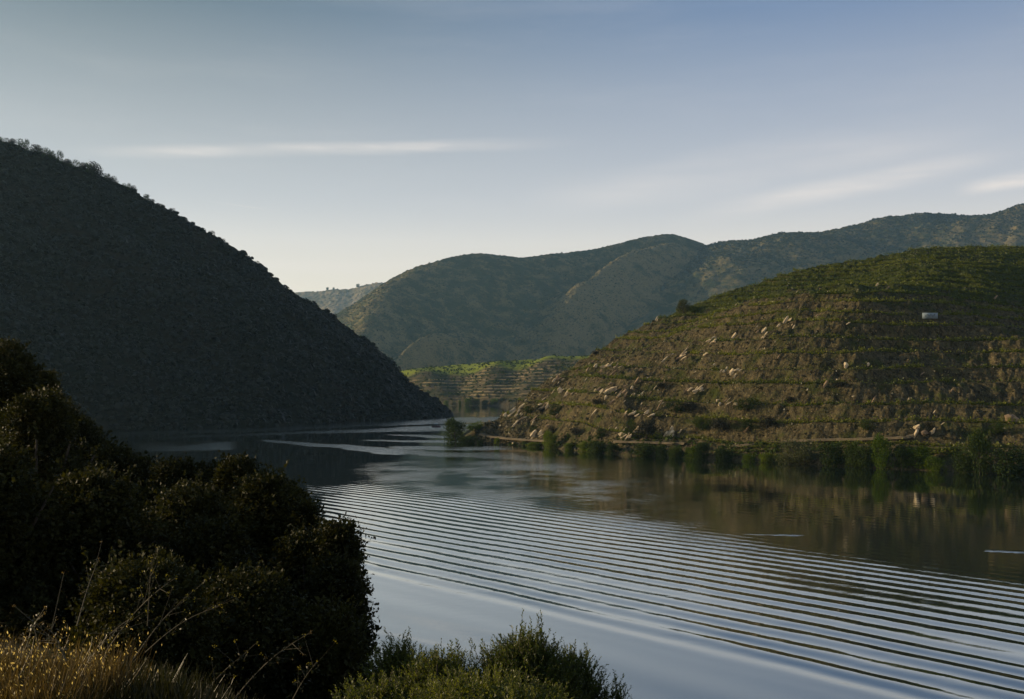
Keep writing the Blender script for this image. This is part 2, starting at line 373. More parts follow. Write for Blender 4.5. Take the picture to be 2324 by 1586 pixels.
# --- low terraced slope across the bend
def terr_low(X, D, Z0, t, px):
    H = 6.5; zz = Z0 + 5*fbm(X, D, 160, 3, 0.5, 5)
    k = np.floor(zz/H); f = zz/H-k
    zt = H*(k + np.where(f < 0.4, 0.1*f/0.4, 0.1+0.9*(f-0.4)/0.6)) - (zz-Z0)
    amt = sstep(t, 0.05, 0.1)*sstep(t, 0.75, 0.6)
    return Z0*(1-amt)+zt*amt, {'bench': (f < 0.45)*amt*1.0, 'grassy': sstep(t + 0.10*fbm(X, D, 120, 3, 0.5, 8), 0.62, 0.74)}
def spur_low(px, t, X, D):
    s = 0
    for c0, c1, a, w in ((1010, 930, 13, 45), (1095, 1130, 15, 42), (1185, 1260, 15, 42), (1290, 1340, 12, 50)):
        c = c0+(c1-c0)*t; dx = px-c; s = s + a*np.exp(-(dx/w)**2)
    return s
low = make_hill('low_terraced_hill', M_low, np.linspace(820, 1700, 420),
    lambda p: interp(p, [(820, 1990), (1020, 1900), (1150, 1820), (1300, 1750), (1700, 1600)]),
    lambda p: interp(p, [(820, 2330), (1200, 2150), (1700, 1950)]),
    lambda p: spline(p, [(820, 860), (880, 846), (915, 840), (1000, 831), (1060, 826), (1130, 820), (1200, 816), (1330, 808), (1500, 800), (1700, 800)]),
    200, amp=(10, 1), front=0.25, noise_scale=120, terr=terr_low, spur=spur_low, ridge_rough=1.0, seed=15, zb=-1,
    label='low sunlit slope of vine terraces across the river bend')

# --- big terraced hill on the right
TR = [(1040, 1003), (1066, 990), (1090, 968), (1130, 948), (1180, 905), (1230, 868), (1290, 835), (1330, 808), (1400, 768), (1480, 728), (1545, 702), (1580, 690), (1650, 662), (1700, 649),
      (1780, 621), (1850, 606), (1930, 593), (2000, 581), (2060, 569), (2120, 563), (2200, 561), (2323, 562), (2500, 570), (3000, 600), (4200, 680)]
_st = [9.0, 7.6, 6.2, 8.2, 5.6, 7.0, 6.0, 7.6, 4.8, 5.6, 4.2, 4.8, 3.6, 4.0] + [3.6]*16
LEVZ = np.cumsum(_st)
def lev_fn(zz):
    return np.interp(zz, LEVZ, np.arange(len(LEVZ)))
def lev_inv(u): return np.interp(u, np.arange(len(LEVZ)), LEVZ)
def terr_main(X, D, Z0, t, px):
    zz = Z0 + 5.0*fbm(X, D, 95, 3, 0.5, 5) + 0.03*(X-40)
    u = lev_fn(zz); k = np.floor(u); f = u-k
    fb = 0.30
    ft = np.where(f < fb, 0.05*f/fb, 0.05+0.95*(f-fb)/(1-fb))
    zt = lev_inv(k+ft) - (zz-Z0)
    amt = sstep(zz, 8.0, 9.5)
    bench = (f < fb)*amt*1.0
    grassy = sstep(zz, 66, 84)
    return Z0*(1-amt)+zt*amt, {'bench': bench, 'grassy': grassy, 'u': np.where(amt > 0.5, u, -1)}
def rough_main(X, D, Zz, t, A):
    riser = 1-A['bench']
    r = riser*(1.5*fbm(X-0.5*Zz, D*0.5, 7, 4, 0.62, 41) + 0.9*fbm(X-0.7*Zz, D*0.35, 2.6, 3, 0.6, 47))
    return r*sstep(t, 0.0, 0.04) + 0.15*fbm(X, D, 1.5, 2, 0.5, 44)*sstep(t, 0.0, 0.04)
def front_prof(p): return 0
pxT = np.concatenate([np.linspace(1040, 2400, 900), np.linspace(2410, 4200, 120)])
terr = make_hill('terraced_hill', M_terr, pxT,
    lambda p: interp(p, [(1040, 492), (1066, 484), (1100, 474), (1210, 451), (1420, 389), (1770, 350), (2000, 323), (2323, 296), (3000, 270), (4200, 240)]),
    lambda p: interp(p, [(1040, 500), (1066, 504), (1130, 520), (1230, 545), (1330, 560), (1545, 575), (1800, 580), (2120, 610), (2323, 650), (3000, 700), (4200, 700)]),
    lambda p: spline(p, TR), 640, nb=60, amp=(9.0, 1), front=0.22, noise_scale=55, terr=terr_main, extra=rough_main, seed=21, zb=-1.5,
    bulge=lambda p, t: 17*np.exp(-((p-1820)/320)**2)*sstep(t, 0.0, 0.38)*sstep(t, 0.86, 0.45) + 7*np.exp(-((p-1330)/90)**2)*sstep(t, 0.0, 0.3)*sstep(t, 0.8, 0.4),
    label='big convex hillside cut into vine terraces on the right bank')

# ------------------------------------------------------------------ ground sheet and near bank
def ground_sheet():
    s = 9000; n = 60; g = np.linspace(-s, s, n); gx, gy = np.meshgrid(g, np.linspace(-400, 11000, n))
    z = -6 + 0.6*fbm(gx, gy, 400, 3, 0.5, 50)
    o = mesh_np('riverbed_ground', np.stack([gx.ravel(), gy.ravel(), z.ravel()], 1), grid_faces(n, n), M_bank, smooth=True)
    tag(o, 'ground under the river and behind the hills', 'ground', kind='structure')
ground_sheet()
def bank_z(x, y):
    x = np.asarray(x, float); y = np.asarray(y, float)
    ys = np.where(x > 5, 38 - 0.05*(x-5), 38 + (5-x)*1.6)
    s = (ys-y)*0.80
    z = np.minimum(1.06*s, 23.5)
    lip = y - interp(x, [(-60, 24), (-30, 16), (-10, 9), (-6, 8), (-3, 7.4), (-2, 6.2), (-1, 4), (0, 2.2), (6, 0.5)])
    sl = interp(x, [(-60, 0.12), (-25, 0.18), (-10, 0.24), (-4, 0.34), (0, 0.34)])
    z2 = 22.5 - np.maximum(lip, 0)*sl*sstep(lip, -0.5, 3.0)
    z = np.minimum(z, z2)
    return z + 0.35*fbm(x, y, 6, 4, 0.55, 60)*sstep(np.hypot(x, y), 4, 20) + 0.08*fbm(x, y, 0.8, 2, 0.5, 61)
def near_bank():
    xs = np.concatenate([np.linspace(-420, -62, 90), np.linspace(-60, 40, 260), np.linspace(42, 300, 60)])
    ys = np.concatenate([np.linspace(-120, -2, 40), np.linspace(-1.5, 70, 220), np.linspace(72, 640, 120)])
    gx, gy = np.meshgrid(xs, ys); z = np.maximum(bank_z(gx, gy), -7)
    o = mesh_np('near_bank', np.stack([gx.ravel(), gy.ravel(), z.ravel()], 1), grid_faces(len(ys), len(xs)), M_bank, smooth=True)
    tag(o, 'dark overgrown near bank sloping down to the river', 'bank', kind='structure')
near_bank()

# ------------------------------------------------------------------ water
def water():
    rows = [40.0]
    while rows[-1] < 6500:
        d = rows[-1]; rows.append(d + (0.34 if d < 100 else 0.34*(d/100)**1.0 if d < 320 else 1.1*(d/320)**1.6))
    d = np.array(rows)
    px = np.concatenate([np.linspace(-3200, 250, 90), np.linspace(258, 2330, 820), np.linspace(2345, 5200, 70)])
    D = d[:, None]+0*px[None]; X = (px[None]-CX)/FPX*D; PX = px[None]+0*D; PY = HY + CAMZ*FPX/D
    # wake: parallel swells that cross the river diagonally
    s = 0.735*X + 0.678*D; q = 0.678*X - 0.735*D
    s = s + 1.7*fbm(X, D, 60, 2, 0.5, 70) + 0.22*fbm(X, D, 7, 3, 0.5, 71) + 0.0009*np.maximum(-q-120, 0)**2*0.25
    lam = 4.55
    sr = s-77; ph = 2*math.pi*sr/4.7*(1+0.0030*np.clip(sr, 0, 90)); lam = 4.7/(1+0.006*np.clip(sr, 0, 90))
    bnd = np.interp(-q, [40, 119, 220], [126, 144, 152])
    env = sstep(s, 74.5, 84)*(1-0.88*sstep(s-bnd, -3, 14))
    env = env*(1 - 0.55*np.exp(-((s-103-0.05*q)/3.5)**2))
    env = env*(0.80+0.60*fbm(q*0.6, s, 17, 3, 0.5, 72))
    env = env*sstep(D, 420, 270)
    dead = 1-0.75*np.exp(-((s-116.5)/6.0)**2)*sstep(PX, 1600, 1850)
    env = env*dead
    Zw = 0.068*env*np.sin(ph)*lam/(2*math.pi)
    s2 = 0.80*X + 0.60*D + 0.8*fbm(X, D, 40, 2, 0.5, 76)
    Zw = Zw + 0.017*env*np.sin(2*math.pi*s2/3.3)*3.3/(2*math.pi)*(0.6+0.8*fbm(X, D, 30, 2, 0.5, 77))
    Zw = Zw + 0.010*np.sin(2*math.pi*(s+0.4*np.sin(q/9))/8.4)*8.4/(2*math.pi)*sstep(s, 90, 70)
    Zw = Zw + 0.0016*fbm(X*0.7+D*0.5, D, 2.4, 2, 0.5, 73)*env*6
    # slow swell in the distance
    Zw = Zw + 0.006*fbm(X, D, 14, 2, 0.5, 74)*sstep(D, 150, 260)*4
    # how broken the surface is (0 glassy, 1 choppy)
    n1 = fbm(X, D*0.35, 26, 4, 0.55, 80); n2 = fbm(X, D, 9, 3, 0.5, 82)
    chop = np.zeros_like(D)
    def band(x0, y0, x1, y1, th0, th1, a0=1.0, a1=1.0, fx=60, soft=3.0):
        u = (PX-x0)/(x1-x0); yc = y0+(y1-y0)*u; th = th0+(th1-th0)*np.clip(u, 0, 1)
        a = a0+(a1-a0)*np.clip(u, 0, 1)
        g = sstep(np.abs(PY-yc + n1*th*0.45), th*0.5+soft*0.5, np.maximum(th*0.5-soft*0.5, 0))
        return g*a*sstep(PX, x0-fx, x0)*sstep(PX, x1+fx, x1)
    for b in (band(300, 984, 1180, 949, 9, 12, 2.2, 1.1, 150), band(420, 992, 1180, 963, 5, 10, 1.8, 1.1, 120, 2.5),
              band(930, 975, 1180, 974, 8, 10, 0.9, 1.0, 50, 2.5), band(900, 987, 1060, 994, 3, 8, 0.9, 1.0, 50, 2.0), band(840, 999, 1060, 1003, 3, 7, 1.0, 1.0, 40, 2.0),
              band(905, 1016, 1150, 1017, 8, 10, 0.9, 0.8, 40, 3), band(345, 1015, 500, 1012, 15, 20, 1.4, 2.2, 60, 7.0),
              band(610, 1000, 900, 1024, 5, 13, 2.2, 1.2, 40, 4), band(900, 1024, 1500, 1062, 12, 22, 0.7, 0.35, 60, 9),
              band(1060, 1032, 1200, 1034, 12, 12, 0.5, 0.4, 70, 6)):
        chop = np.maximum(chop, b)
    field = sstep(PX, 700, 960)*sstep(PX + (PY-1050)*-1.2, 1650, 1250)*sstep(PY, 1030, 1060)*sstep(PY - (PX-1000)*0.19, 1150, 1100)
    chop = np.maximum(chop, field*np.clip(0.40+0.5*n1+0.4*n2, 0.08, 1))
    chop = np.maximum(chop, 0.85*band(1700, 1212, 1800, 1214, 2, 4, 0.5, 1, 40, 2)); chop = np.maximum(chop, 0.85*band(2250, 1250, 2500, 1262, 4, 4, 1, 1, 30, 2))
    shore = 0.10*sstep(n1, -0.1, 0.5)
    chop = np.clip(np.maximum(chop, shore*sstep(PY, 1500, 1200)), 0, 2.5)
    m, n, out = new_mat('river_water'); g = n.new('ShaderNodeNewGeometry'); P = g.outputs['Position']
    a = n.new('ShaderNodeAttribute', attribute_name='chop').outputs['Fac']
    gl = n.new('ShaderNodeBsdfGlossy'); gl.inputs['Color'].default_value = (0.97, 1.0, 1.0, 1); n.put(gl.inputs['Roughness'], n.ramp(a, 0.0, 1.0, 0.03, 0.10))
    df = n.new('ShaderNodeBsdfDiffuse'); df.inputs['Color'].default_value = (0.010, 0.014, 0.010, 1)
    fr = n.new('ShaderNodeFresnel'); fr.inputs['IOR'].default_value = 1.33
    st = n.mapping(P, scale=(1, 1.0, 1), rot=(0, 0, 0.8))
    rip = n.noise(n.mapping(P, scale=(0.7, 1.0, 1)), 0.75, 3, 0.6)
    fine = n.noise(st, 5.0, 2, 0.5)
    hgt = n.m('ADD', n.m('MULTIPLY', rip, n.m('ADD', n.m('MULTIPLY', a, 0.16), 0.002)), n.m('MULTIPLY', fine, n.m('ADD', n.m('MULTIPLY', a, 0.022), 0.0008)))
    b = n.new('ShaderNodeBump'); b.inputs['Strength'].default_value = 1.0; b.inputs['Distance'].default_value = 1.0
    n.link(hgt, b.inputs['Height'])
    for q in (gl, df, fr): n.link(b.outputs[0], q.inputs['Normal'])
    mx = n.new('ShaderNodeMixShader'); n.link(n.m('POWER', fr.outputs[0], 0.45), mx.inputs[0]); n.link(df.outputs[0], mx.inputs[1]); n.link(gl.outputs[0], mx.inputs[2]); n.link(mx.outputs[0], out.inputs[0])
    V = np.stack([X.ravel(), D.ravel(), Zw.ravel()], 1)
    o = mesh_np('river_water', V, grid_faces(len(d), len(px)), m, smooth=True, attrs={'chop': chop})
    tag(o, 'calm river with diagonal wake ripples reflecting sky and hills', 'water', kind='structure')
water()

# ------------------------------------------------------------------ foliage builders
def rand_unit(n, r=rng):
    v = r.normal(size=(n, 3)); return v/np.linalg.norm(v, axis=1)[:, None]
def leaves_mesh(name, C, size, mat, parent=None, aspect=0.5, up=None, dirs=None, r=rng, link=True):
    """diamond leaves with a fold, at centres C"""
    n = len(C); a = rand_unit(n, r) if dirs is None else dirs; b = rand_unit(n, r); b = np.cross(a, b); b /= np.linalg.norm(b, axis=1)[:, None]+1e-9
    if np.isscalar(size): size = np.full(n, size)
    L = (size*r.uniform(0.7, 1.3, n))[:, None]; w = L*aspect
    c = np.cross(a, b)
    V = np.stack([C-a*L*0.5, C+b*w*0.5+c*w*0.12, C+a*L*0.5, C-b*w*0.5+c*w*0.12], 1).reshape(-1, 3)
    F = np.arange(4*n).reshape(n, 4)
    return mesh_np(name, V, F, mat, parent, link=link)
def tube(pts, rads, seg=6):
    pts = [Vector(p) for p in pts]; V = []; F = []
    for i, p in enumerate(pts):
        d = (pts[min(i+1, len(pts)-1)]-pts[max(i-1, 0)]).normalized()
        a = d.orthogonal().normalized(); b = d.cross(a)
        for k in range(seg):
            t = 2*math.pi*k/seg; V.append(p+(a*math.cos(t)+b*math.sin(t))*rads[i])
    for i in range(len(pts)-1):
        for k in range(seg):
            k2 = (k+1) % seg; F.append((i*seg+k, i*seg+k2, (i+1)*seg+k2, (i+1)*seg+k))
    return np.array([tuple(v) for v in V]), np.array(F)
def join(parts):
    V = []; F = []; o = 0
    for v, f in parts: V.append(v); F.append(f+o); o += len(v)
    return np.concatenate(V), np.concatenate(F)
def limbs(H, R, r, n=7, trunk=0.45):
    """tapered trunk dividing into limbs"""
    parts = []; lean = r.normal(0, 0.06, 2)
    top = np.array([lean[0]*H, lean[1]*H, H*trunk])
    parts.append(tube([(0, 0, -0.05*H), (lean[0]*H*0.3, lean[1]*H*0.3, H*trunk*0.4), tuple(top)], [0.045*H, 0.034*H, 0.025*H], 7))
    for k in range(n):
        a = 2*math.pi*(k+r.uniform(-.3, .3))/n; rr = R*r.uniform(0.45, 0.8); z = H*r.uniform(0.55, 0.88)
        s = np.array([lean[0]*H*0.6, lean[1]*H*0.6, H*trunk*r.uniform(0.35, 1.0)])
        e = np.array([rr*math.cos(a), rr*math.sin(a), z]); mid = (s+e)/2+np.array([0, 0, -0.04*H])
        parts.append(tube([tuple(s), tuple(mid), tuple(e)], [0.020*H, 0.013*H, 0.004*H], 5))
    return join(parts)
def crown_pts(n, R, H, z0, lobes, r, flat=0.0, shell=0.25):
    """points in an uneven crown made of lobes"""
    cs = []; rs = []
    for k in range(lobes):
        a = r.uniform(0, 2*math.pi); h = r.uniform(0, 1); rad = R*(0.62*math.sqrt(max(0, 1-(h*1.05-0.35)**2)))*r.uniform(0.5, 1.05)
        cs.append((rad*math.cos(a), rad*math.sin(a), z0+(H-z0)*(0.12+0.74*h))); rs.append(R*r.uniform(0.26, 0.48))
    cs = np.array(cs); rs = np.array(rs)
    k = r.choice(lobes, n, p=rs**2/np.sum(rs**2)); u = rand_unit(n, r)
    rad = rs[k]*(1-shell*np.abs(r.normal(0, 1, n)))
    rad = rad*(1+0.22*r.normal(0, 1, n)*(r.random(n) < 0.25))
    p = cs[k]+u*np.maximum(rad, 0)[:, None]
    p[:, 2] *= H/np.quantile(p[:, 2], 0.992); rr = np.hypot(p[:, 0], p[:, 1]); p[:, :2] *= R/np.quantile(rr, 0.985)
    p[:, 2] = np.maximum(p[:, 2], 0.02*H)
    return p
def make_tree(name, H, R, mat, n, leaf, seed, z0=0.18, lobes=14, cat='tree'):
    r = np.random.default_rng(seed)
    root = empty(name, (0, 0, 0)); root['category'] = cat
    v, f = limbs(H, R, r); mesh_np('trunk', v, f, M_bark, root, smooth=True)
    p = crown_pts(n, R, H, z0*H, lobes, r)
    leaves_mesh('crown', p, leaf, mat, root, aspect=0.7, r=r)
    return root
def unlink_proto(o):
    for ch in list(o.children): bpy.data.objects.remove(ch)
    bpy.data.objects.remove(o)

# unit-sized river trees (H = 1, R = 0.5), scaled when placed
PROTO = {}
for key, mat, sd in (('dark', M_leafdark, 11), ('dark2', M_leafdark, 12), ('green', M_leafgreen, 13), ('green2', M_leafgreen, 14), ('olive', M_leafolive, 15)):
    PROTO[key] = make_tree('river_tree', 1.0, 0.5, mat, 3200 if key != 'olive' else 5200, 0.056 if key != 'olive' else 0.038, sd, 0.02, 30)
for key, mat, sd in (('bush', M_leafdark, 21), ('bush2', M_scrub, 22), ('bushg', M_leafgreen, 23)):
    PROTO[key] = make_tree('hillside_bush', 1.0, 0.62, mat, 2200, 0.060, sd, 0.02, 14, 'bush')
def place_tree(kind, px, top, base, width, label, group, hill=None, cat=None, name=None, d=None, shore=None):
    if hill is not None: p = hit(hill, px, base)
    else: p = at(px, base, d)
    H = (base-top)/FPX*p.y; wd = width/FPX*p.y
    z = p.z - 0.04*H
    c = copy_tree(PROTO[kind]); c.location = (p.x, p.y, z)
    if name: c.name = name
    R = 0.5 if kind in ('dark', 'dark2', 'green', 'green2', 'olive') else 0.62
    c.rotation_euler = (0, 0, random.uniform(0, 6.28)); sx = wd/(2*R)*0.95; c.scale = (sx*random.uniform(1.05, 1.3), sx*random.uniform(0.9, 1.2), H*(random.uniform(0.66, 0.95) if group == G1 and top > 960 else 1.04))
    c['label'] = label; c['group'] = group
    if cat: c['category'] = cat
    return c

# river trees on the right bank: (kind, px, top, base, width, label)
G1 = 'trees along the right river bank'
bank_trees = [
 ('dark2', 1034, 951, 1006, 54, 'tall dark tree at the very tip of the point beside open water'),
 ('dark', 1062, 977, 1010, 46, 'round dark bush-like tree just right of the tree at the tip'),
 ('dark', 1089, 992, 1010, 18, 'small dark shrub tree where the dirt track begins'),
 ('green2', 1127, 985, 1009, 14, 'thin small tree below the start of the dirt track'),
 ('green', 1213, 1000, 1017, 38, 'low spreading green tree left of the tall one by the pale rock slab'),
 ('green2', 1248, 972, 1021, 32, 'tall narrow green tree right of the large pale rock slab'),
 ('green', 1290, 998, 1023, 26, 'bright green sunlit low tree right of the tall narrow one'),
 ('green2', 1323, 995, 1027, 30, 'sunlit yellow green tree left of the tall dark round tree'),
 ('dark', 1352, 984, 1031, 44, 'tall round dark green tree above the lower sunlit trees'),
 ('green', 1340, 1010, 1031, 26, 'small bright green tree in front of the tall round dark tree'),
 ('dark2', 1390, 1003, 1034, 32, 'dark round tree at the left end of the bare track stretch'),
 ('dark', 1459, 996, 1038, 46, 'wide dark tree below the cluster of pale boulders'),
 ('dark2', 1498, 1006, 1040, 26, 'short dark tree between two wider ones on the bank'),
 ('dark', 1534, 996, 1043, 34, 'dark tree with sunlit left edge below the big pale boulder'),
 ('green', 1568, 1008, 1044, 34, 'green tree just right of the dark tree under the boulder'),
 ('dark2', 1592, 997, 1046, 34, 'dark tree with a bright green left edge at the water'),
 ('dark', 1640, 1012, 1049, 44, 'low dark tree just left of the stretch of low vineyard'),
 ('green', 1700, 1022, 1051, 34, 'low green shrub tree hanging over the water below the low vineyard'),
 ('green2', 1738, 1024, 1053, 34, 'second low green shrub tree below the low vineyard'),
 ('dark2', 1768, 1020, 1054, 26, 'dark shrub tree at the left foot of the big pale willow'),
 ('olive', 1812, 967, 1058, 90, 'big pale olive green willow, the largest crown on the bank'),
 ('dark', 1886, 985, 1060, 62, 'dark wide tree just right of the big pale willow'),
 ('dark2', 1932, 990, 1062, 44, 'dark tree in the middle of the unbroken belt of trees'),
 ('dark', 1962, 989, 1062, 46, 'dark green tree in the belt below the rocky riser'),
 ('green2', 2002, 979, 1064, 46, 'tallest greener tree at the right part of the belt'),
 ('dark2', 2046, 990, 1064, 44, 'dark tree closing the belt left of the pale rock'),
 ('green', 2082, 984, 1060, 56, 'tree with sunlit hanging left side below the pale rock'),
 ('green2', 2122, 1032, 1071, 46, 'low green bush at the water below the small grassy strip'),
 ('dark', 2186, 1016, 1074, 50, 'dark low tree at the right end of the grassy strip'),
 ('dark2', 2224, 964, 1079, 50, 'tall dark tree right of the grassy strip'),
 ('dark', 2288, 978, 1083, 84, 'massive dark tree near the right end of the bank'),
 ('dark2', 2360, 985, 1086, 60, 'dark tree at the picture edge on the right bank'),
]
for k, px, top, base, wd, lab in bank_trees:
    place_tree(k, px, top, base, wd, lab, G1, hill=terr)
# bushes on the terraces
G2 = 'bushes scattered over the terraced hillside'
bushes = [
 ('bushg', 1078, 956, 980, 44, 'bright yellow green bush behind the two trees at the tip'),
 ('bush', 1200, 921, 937, 26, 'leftmost dark bush on the lower terraces near the point'),
 ('bush2', 1224, 920, 938, 26, 'dark bush between two others low on the point'),
 ('bush', 1259, 917, 941, 32, 'largest of the three dark bushes near the point'),
 ('bush2', 1250, 966, 986, 22, 'small dark bush above the tall narrow bank tree'),
 ('bush2', 1307, 969, 988, 26, 'small dark bush above the sunlit yellow green tree'),
 ('bush', 1428, 953, 985, 38, 'dark rounded bush above the cluster of pale boulders'),
 ('bush2', 1466, 957, 992, 46, 'wide dark bush right of the boulder cluster'),
 ('bush', 1532, 911, 935, 40, 'dark domed bush in the middle of the lower slope'),
 ('bush2', 1567, 912, 935, 44, 'dark domed bush right beside its twin in mid slope'),
 ('bush', 1592, 945, 975, 38, 'dark bush below the two domed ones'),
 ('bush2', 1636, 948, 980, 44, 'wide dark bush in the shaded lower slope'),
 ('bush', 1690, 952, 978, 50, 'broad dark thicket above the dirt track'),
 ('bush', 1694, 903, 929, 54, 'wide dark thicket on the middle terraces'),
 ('bush2', 1738, 944, 972, 34, 'dark bush just above the big pale willow, to its left'),
 ('bush', 1967, 951, 974, 34, 'lone round dark bush on the bare riser above the tree belt'),
 ('bush2', 2110, 955, 985, 26, 'small dark bush above the pale rock by the track'),
 ('bush', 2260, 960, 985, 44, 'dark bush above the massive tree at the right'),
 ('bush', 1210, 968, 984, 20, 'small bush just above the start of the track near the pale slab'),
 ('bush2', 1500, 868, 882, 22, 'small bush on a middle terrace under pale rock'),
 ('bush', 1365, 972, 990, 24, 'small bush left of the dark rounded bush over the boulders'),
 ('bush2', 1790, 900, 914, 26, 'small dark bush in mid slope above the willow'),
 ('bush2', 1905, 866, 878, 24, 'small dark bush on a shaded middle terrace'),
 ('bush2', 1356, 905, 920, 26, 'small dark bush under the brightest rock outcrop'),
 ('olive', 1551, 680, 710, 36, 'lone round yellow green tree standing on the skyline of the hill'),
 ('bush', 1574, 694, 709, 22, 'low dark bush behind the lone round tree on the skyline'),
 ('bush2', 1350, 796, 806, 20, 'small dark bush on the left skyline of the terraced hill'),
]
for k, px, top, base, wd, lab in bushes:
    place_tree(k, px, top, base, wd, lab, G2, hill=terr, cat='tree' if k == 'olive' else 'bush', name='hillside_bush' if k != 'olive' else 'hilltop_tree')
# trees on the far bank across the bend
G3 = 'small trees on the far bank across the bend'
for k, px, top, base, wd, lab in [
 ('green', 1012, 909, 922, 12, 'leftmost small yellow green tree on the far bank'),
 ('olive', 1030, 911, 920, 12, 'low pale bush on the far bank beside the leftmost tree'),
 ('green2', 1043, 908, 922, 8, 'slim sunlit tree on the far bank reflected as a streak'),
 ('green', 1063, 904, 921, 18, 'taller yellow green tree on the far bank, sunlit at its left'),
 ('dark', 1080, 905, 921, 20, 'dark green tree right of the taller sunlit one on the far bank'),
 ('dark2', 1100, 908, 920, 18, 'dark low tree in the middle of the far bank'),
 ('green2', 1122, 904, 918, 22, 'rounded green tree below the pale far terraces'),
 ('dark', 1142, 903, 918, 18, 'dark tree farthest right on the far bank')]:
    place_tree(k, px, top, base, wd, lab, G3, d=1850, name='far_bank_tree')
# crowns on the crest of the dark hill
G4 = 'trees along the crest of the dark hill'
r4 = np.random.default_rng(44)
crest = [(6, 30), (28, 26), (52, 30), (78, 24), (100, 26), (118, 30), (136, 36), (150, 22), (166, 32), (182, 22), (200, 30), (222, 34), (240, 22), (262, 26), (284, 24), (306, 20), (325, 22), (344, 18),
         (372, 16), (400, 14), (420, 14), (452, 12), (483, 16), (508, 12), (545, 14), (565, 12), (590, 10), (612, 9), (650, 10), (700, 8), (722, 9), (765, 9), (812, 9), (850, 10), (884, 12), (912, 12), (938, 12), (968, 13), (996, 12)]
for i, (px, wd) in enumerate(crest):
    x = px + r4.uniform(-8, 8); ry = float(spline(np.array([x]), LR)[0]); D, Zc = col_at(hill_left, x); d = D[-1]
    c = copy_tree(PROTO['bush2' if i % 2 else 'bush']); s = wd/FPX*d*r4.uniform(0.8, 1.35); c.name = 'crest_tree'
    c.location = ((x-CX)/FPX*d, d-2, Zc[-1]-0.5*s); c.scale = (s*0.8, s*0.8, s*r4.uniform(0.75, 1.05)); c.rotation_euler = (0, 0, r4.uniform(0, 6))
    c['category'] = 'tree'; c['group'] = G4; c['label'] = 'dark rounded tree on the crest of the steep dark hill, seen against the sky'
# three tiny trees on the far dry ridge
for px, sz in ((743, 6), (757, 5), (812, 8)):
    D, Zc = col_at(hill_far, px); d = D[-1]; c = copy_tree(PROTO['dark']); s = sz/FPX*d; c.name = 'distant_tree'
    c.location = ((px-CX)/FPX*d, d-3, Zc[-1]-0.1*s); c.scale = (s*1.2, s*1.2, s); c['category'] = 'tree'; c['group'] = 'tiny trees on the distant dry ridge'
    c['label'] = 'tiny tree silhouette on the distant dry ridge' if px != 812 else 'widest tiny tree silhouette on the distant dry ridge'

# ------------------------------------------------------------------ scrub that reads as a mass
def scrub_mass(name, h, n, smin, smax, mat, label, tmin=0.02, tmax=1.0, pmin=None, pmax=None, seed=0, faces=14, cond=None, bias=None):
    r = np.random.default_rng(seed); V = []; nf, npx = h.D.shape
    j0 = 0 if pmin is None else np.searchsorted(h.px, pmin); j1 = npx-1 if pmax is None else np.searchsorted(h.px, pmax)-1
    j = r.integers(j0, max(j1, j0+1), n); t = tmin + (tmax-tmin)*(r.random(n) if bias is None else r.random(n)**bias)
    i = np.clip((t*(nf-1)).astype(int), 0, nf-1)
    if cond is not None:
        k = cond(h, i, j, r); i, j = i[k], j[k]; n = len(i)
    c = np.stack([h.X[i, j], h.D[i, j], h.Z[i, j]], 1); c[:, :2] += r.normal(0, 1, (n, 2))*smin*0.3
    s = r.uniform(smin, smax, n)*np.where(r.random(n) < 0.1, 1.5, 1)
    C = np.repeat(c, faces, 0); S = np.repeat(s, faces)
    u = rand_unit(n*faces, r); u[:, 2] = np.abs(u[:, 2])
    C = C + u*(S*0.5)[:, None]*np.array([1, 1, 0.9])
    a = np.cross(u, rand_unit(n*faces, r)); a /= np.linalg.norm(a, axis=1)[:, None]
    b = np.cross(u, a); L = (S*r.uniform(0.20, 0.42, n*faces))[:, None]
    Vv = np.stack([C-a*L, C+b*L*0.7, C+a*L, C-b*L*0.7], 1).reshape(-1, 3)
    o = mesh_np(name, Vv, np.arange(len(Vv)).reshape(-1, 4), mat)
    return tag(o, label, 'scrub', kind='stuff')
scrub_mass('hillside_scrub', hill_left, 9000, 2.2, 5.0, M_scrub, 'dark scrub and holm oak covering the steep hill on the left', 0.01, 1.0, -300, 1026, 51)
scrub_mass('mountain_scrub', hill_mid, 12000, 3.5, 7, M_mtscrub, 'scrub wood covering the shaded mountain beyond the bend', 0.02, 1.0, 700, 1800, 52, 12)
scrub_mass('ridge_wood', hill_right, 9000, 6, 13, M_mtscrub, 'wood covering the long ridge behind the terraced hill', 0.45, 1.0, 1500, 2500, 53, 12, bias=0.5)
scrub_mass('low_slope_scrub', low, 1500, 3.0, 6, M_leafdark, 'scattered bushes over the low terraces across the bend', 0.05, 1.0, 860, 1400, 54, 7)
scrub_mass('terrace_weeds', terr, 9000, 0.5, 1.3, M_weed, 'weeds and low shrubs growing over the terrace banks', 0.03, 1.0, 1080, 2400, 55, 6)
scrub_mass('bank_undergrowth', terr, 1300, 0.8, 1.9, M_leafdark, 'low green undergrowth along the foot of the right bank', 0.03, 0.14, 1150, 2400, 56, 8,
           cond=lambda h, i, j, r: (h.Z[i, j] < 6.5) & (h.Z[i, j] > 0.0))

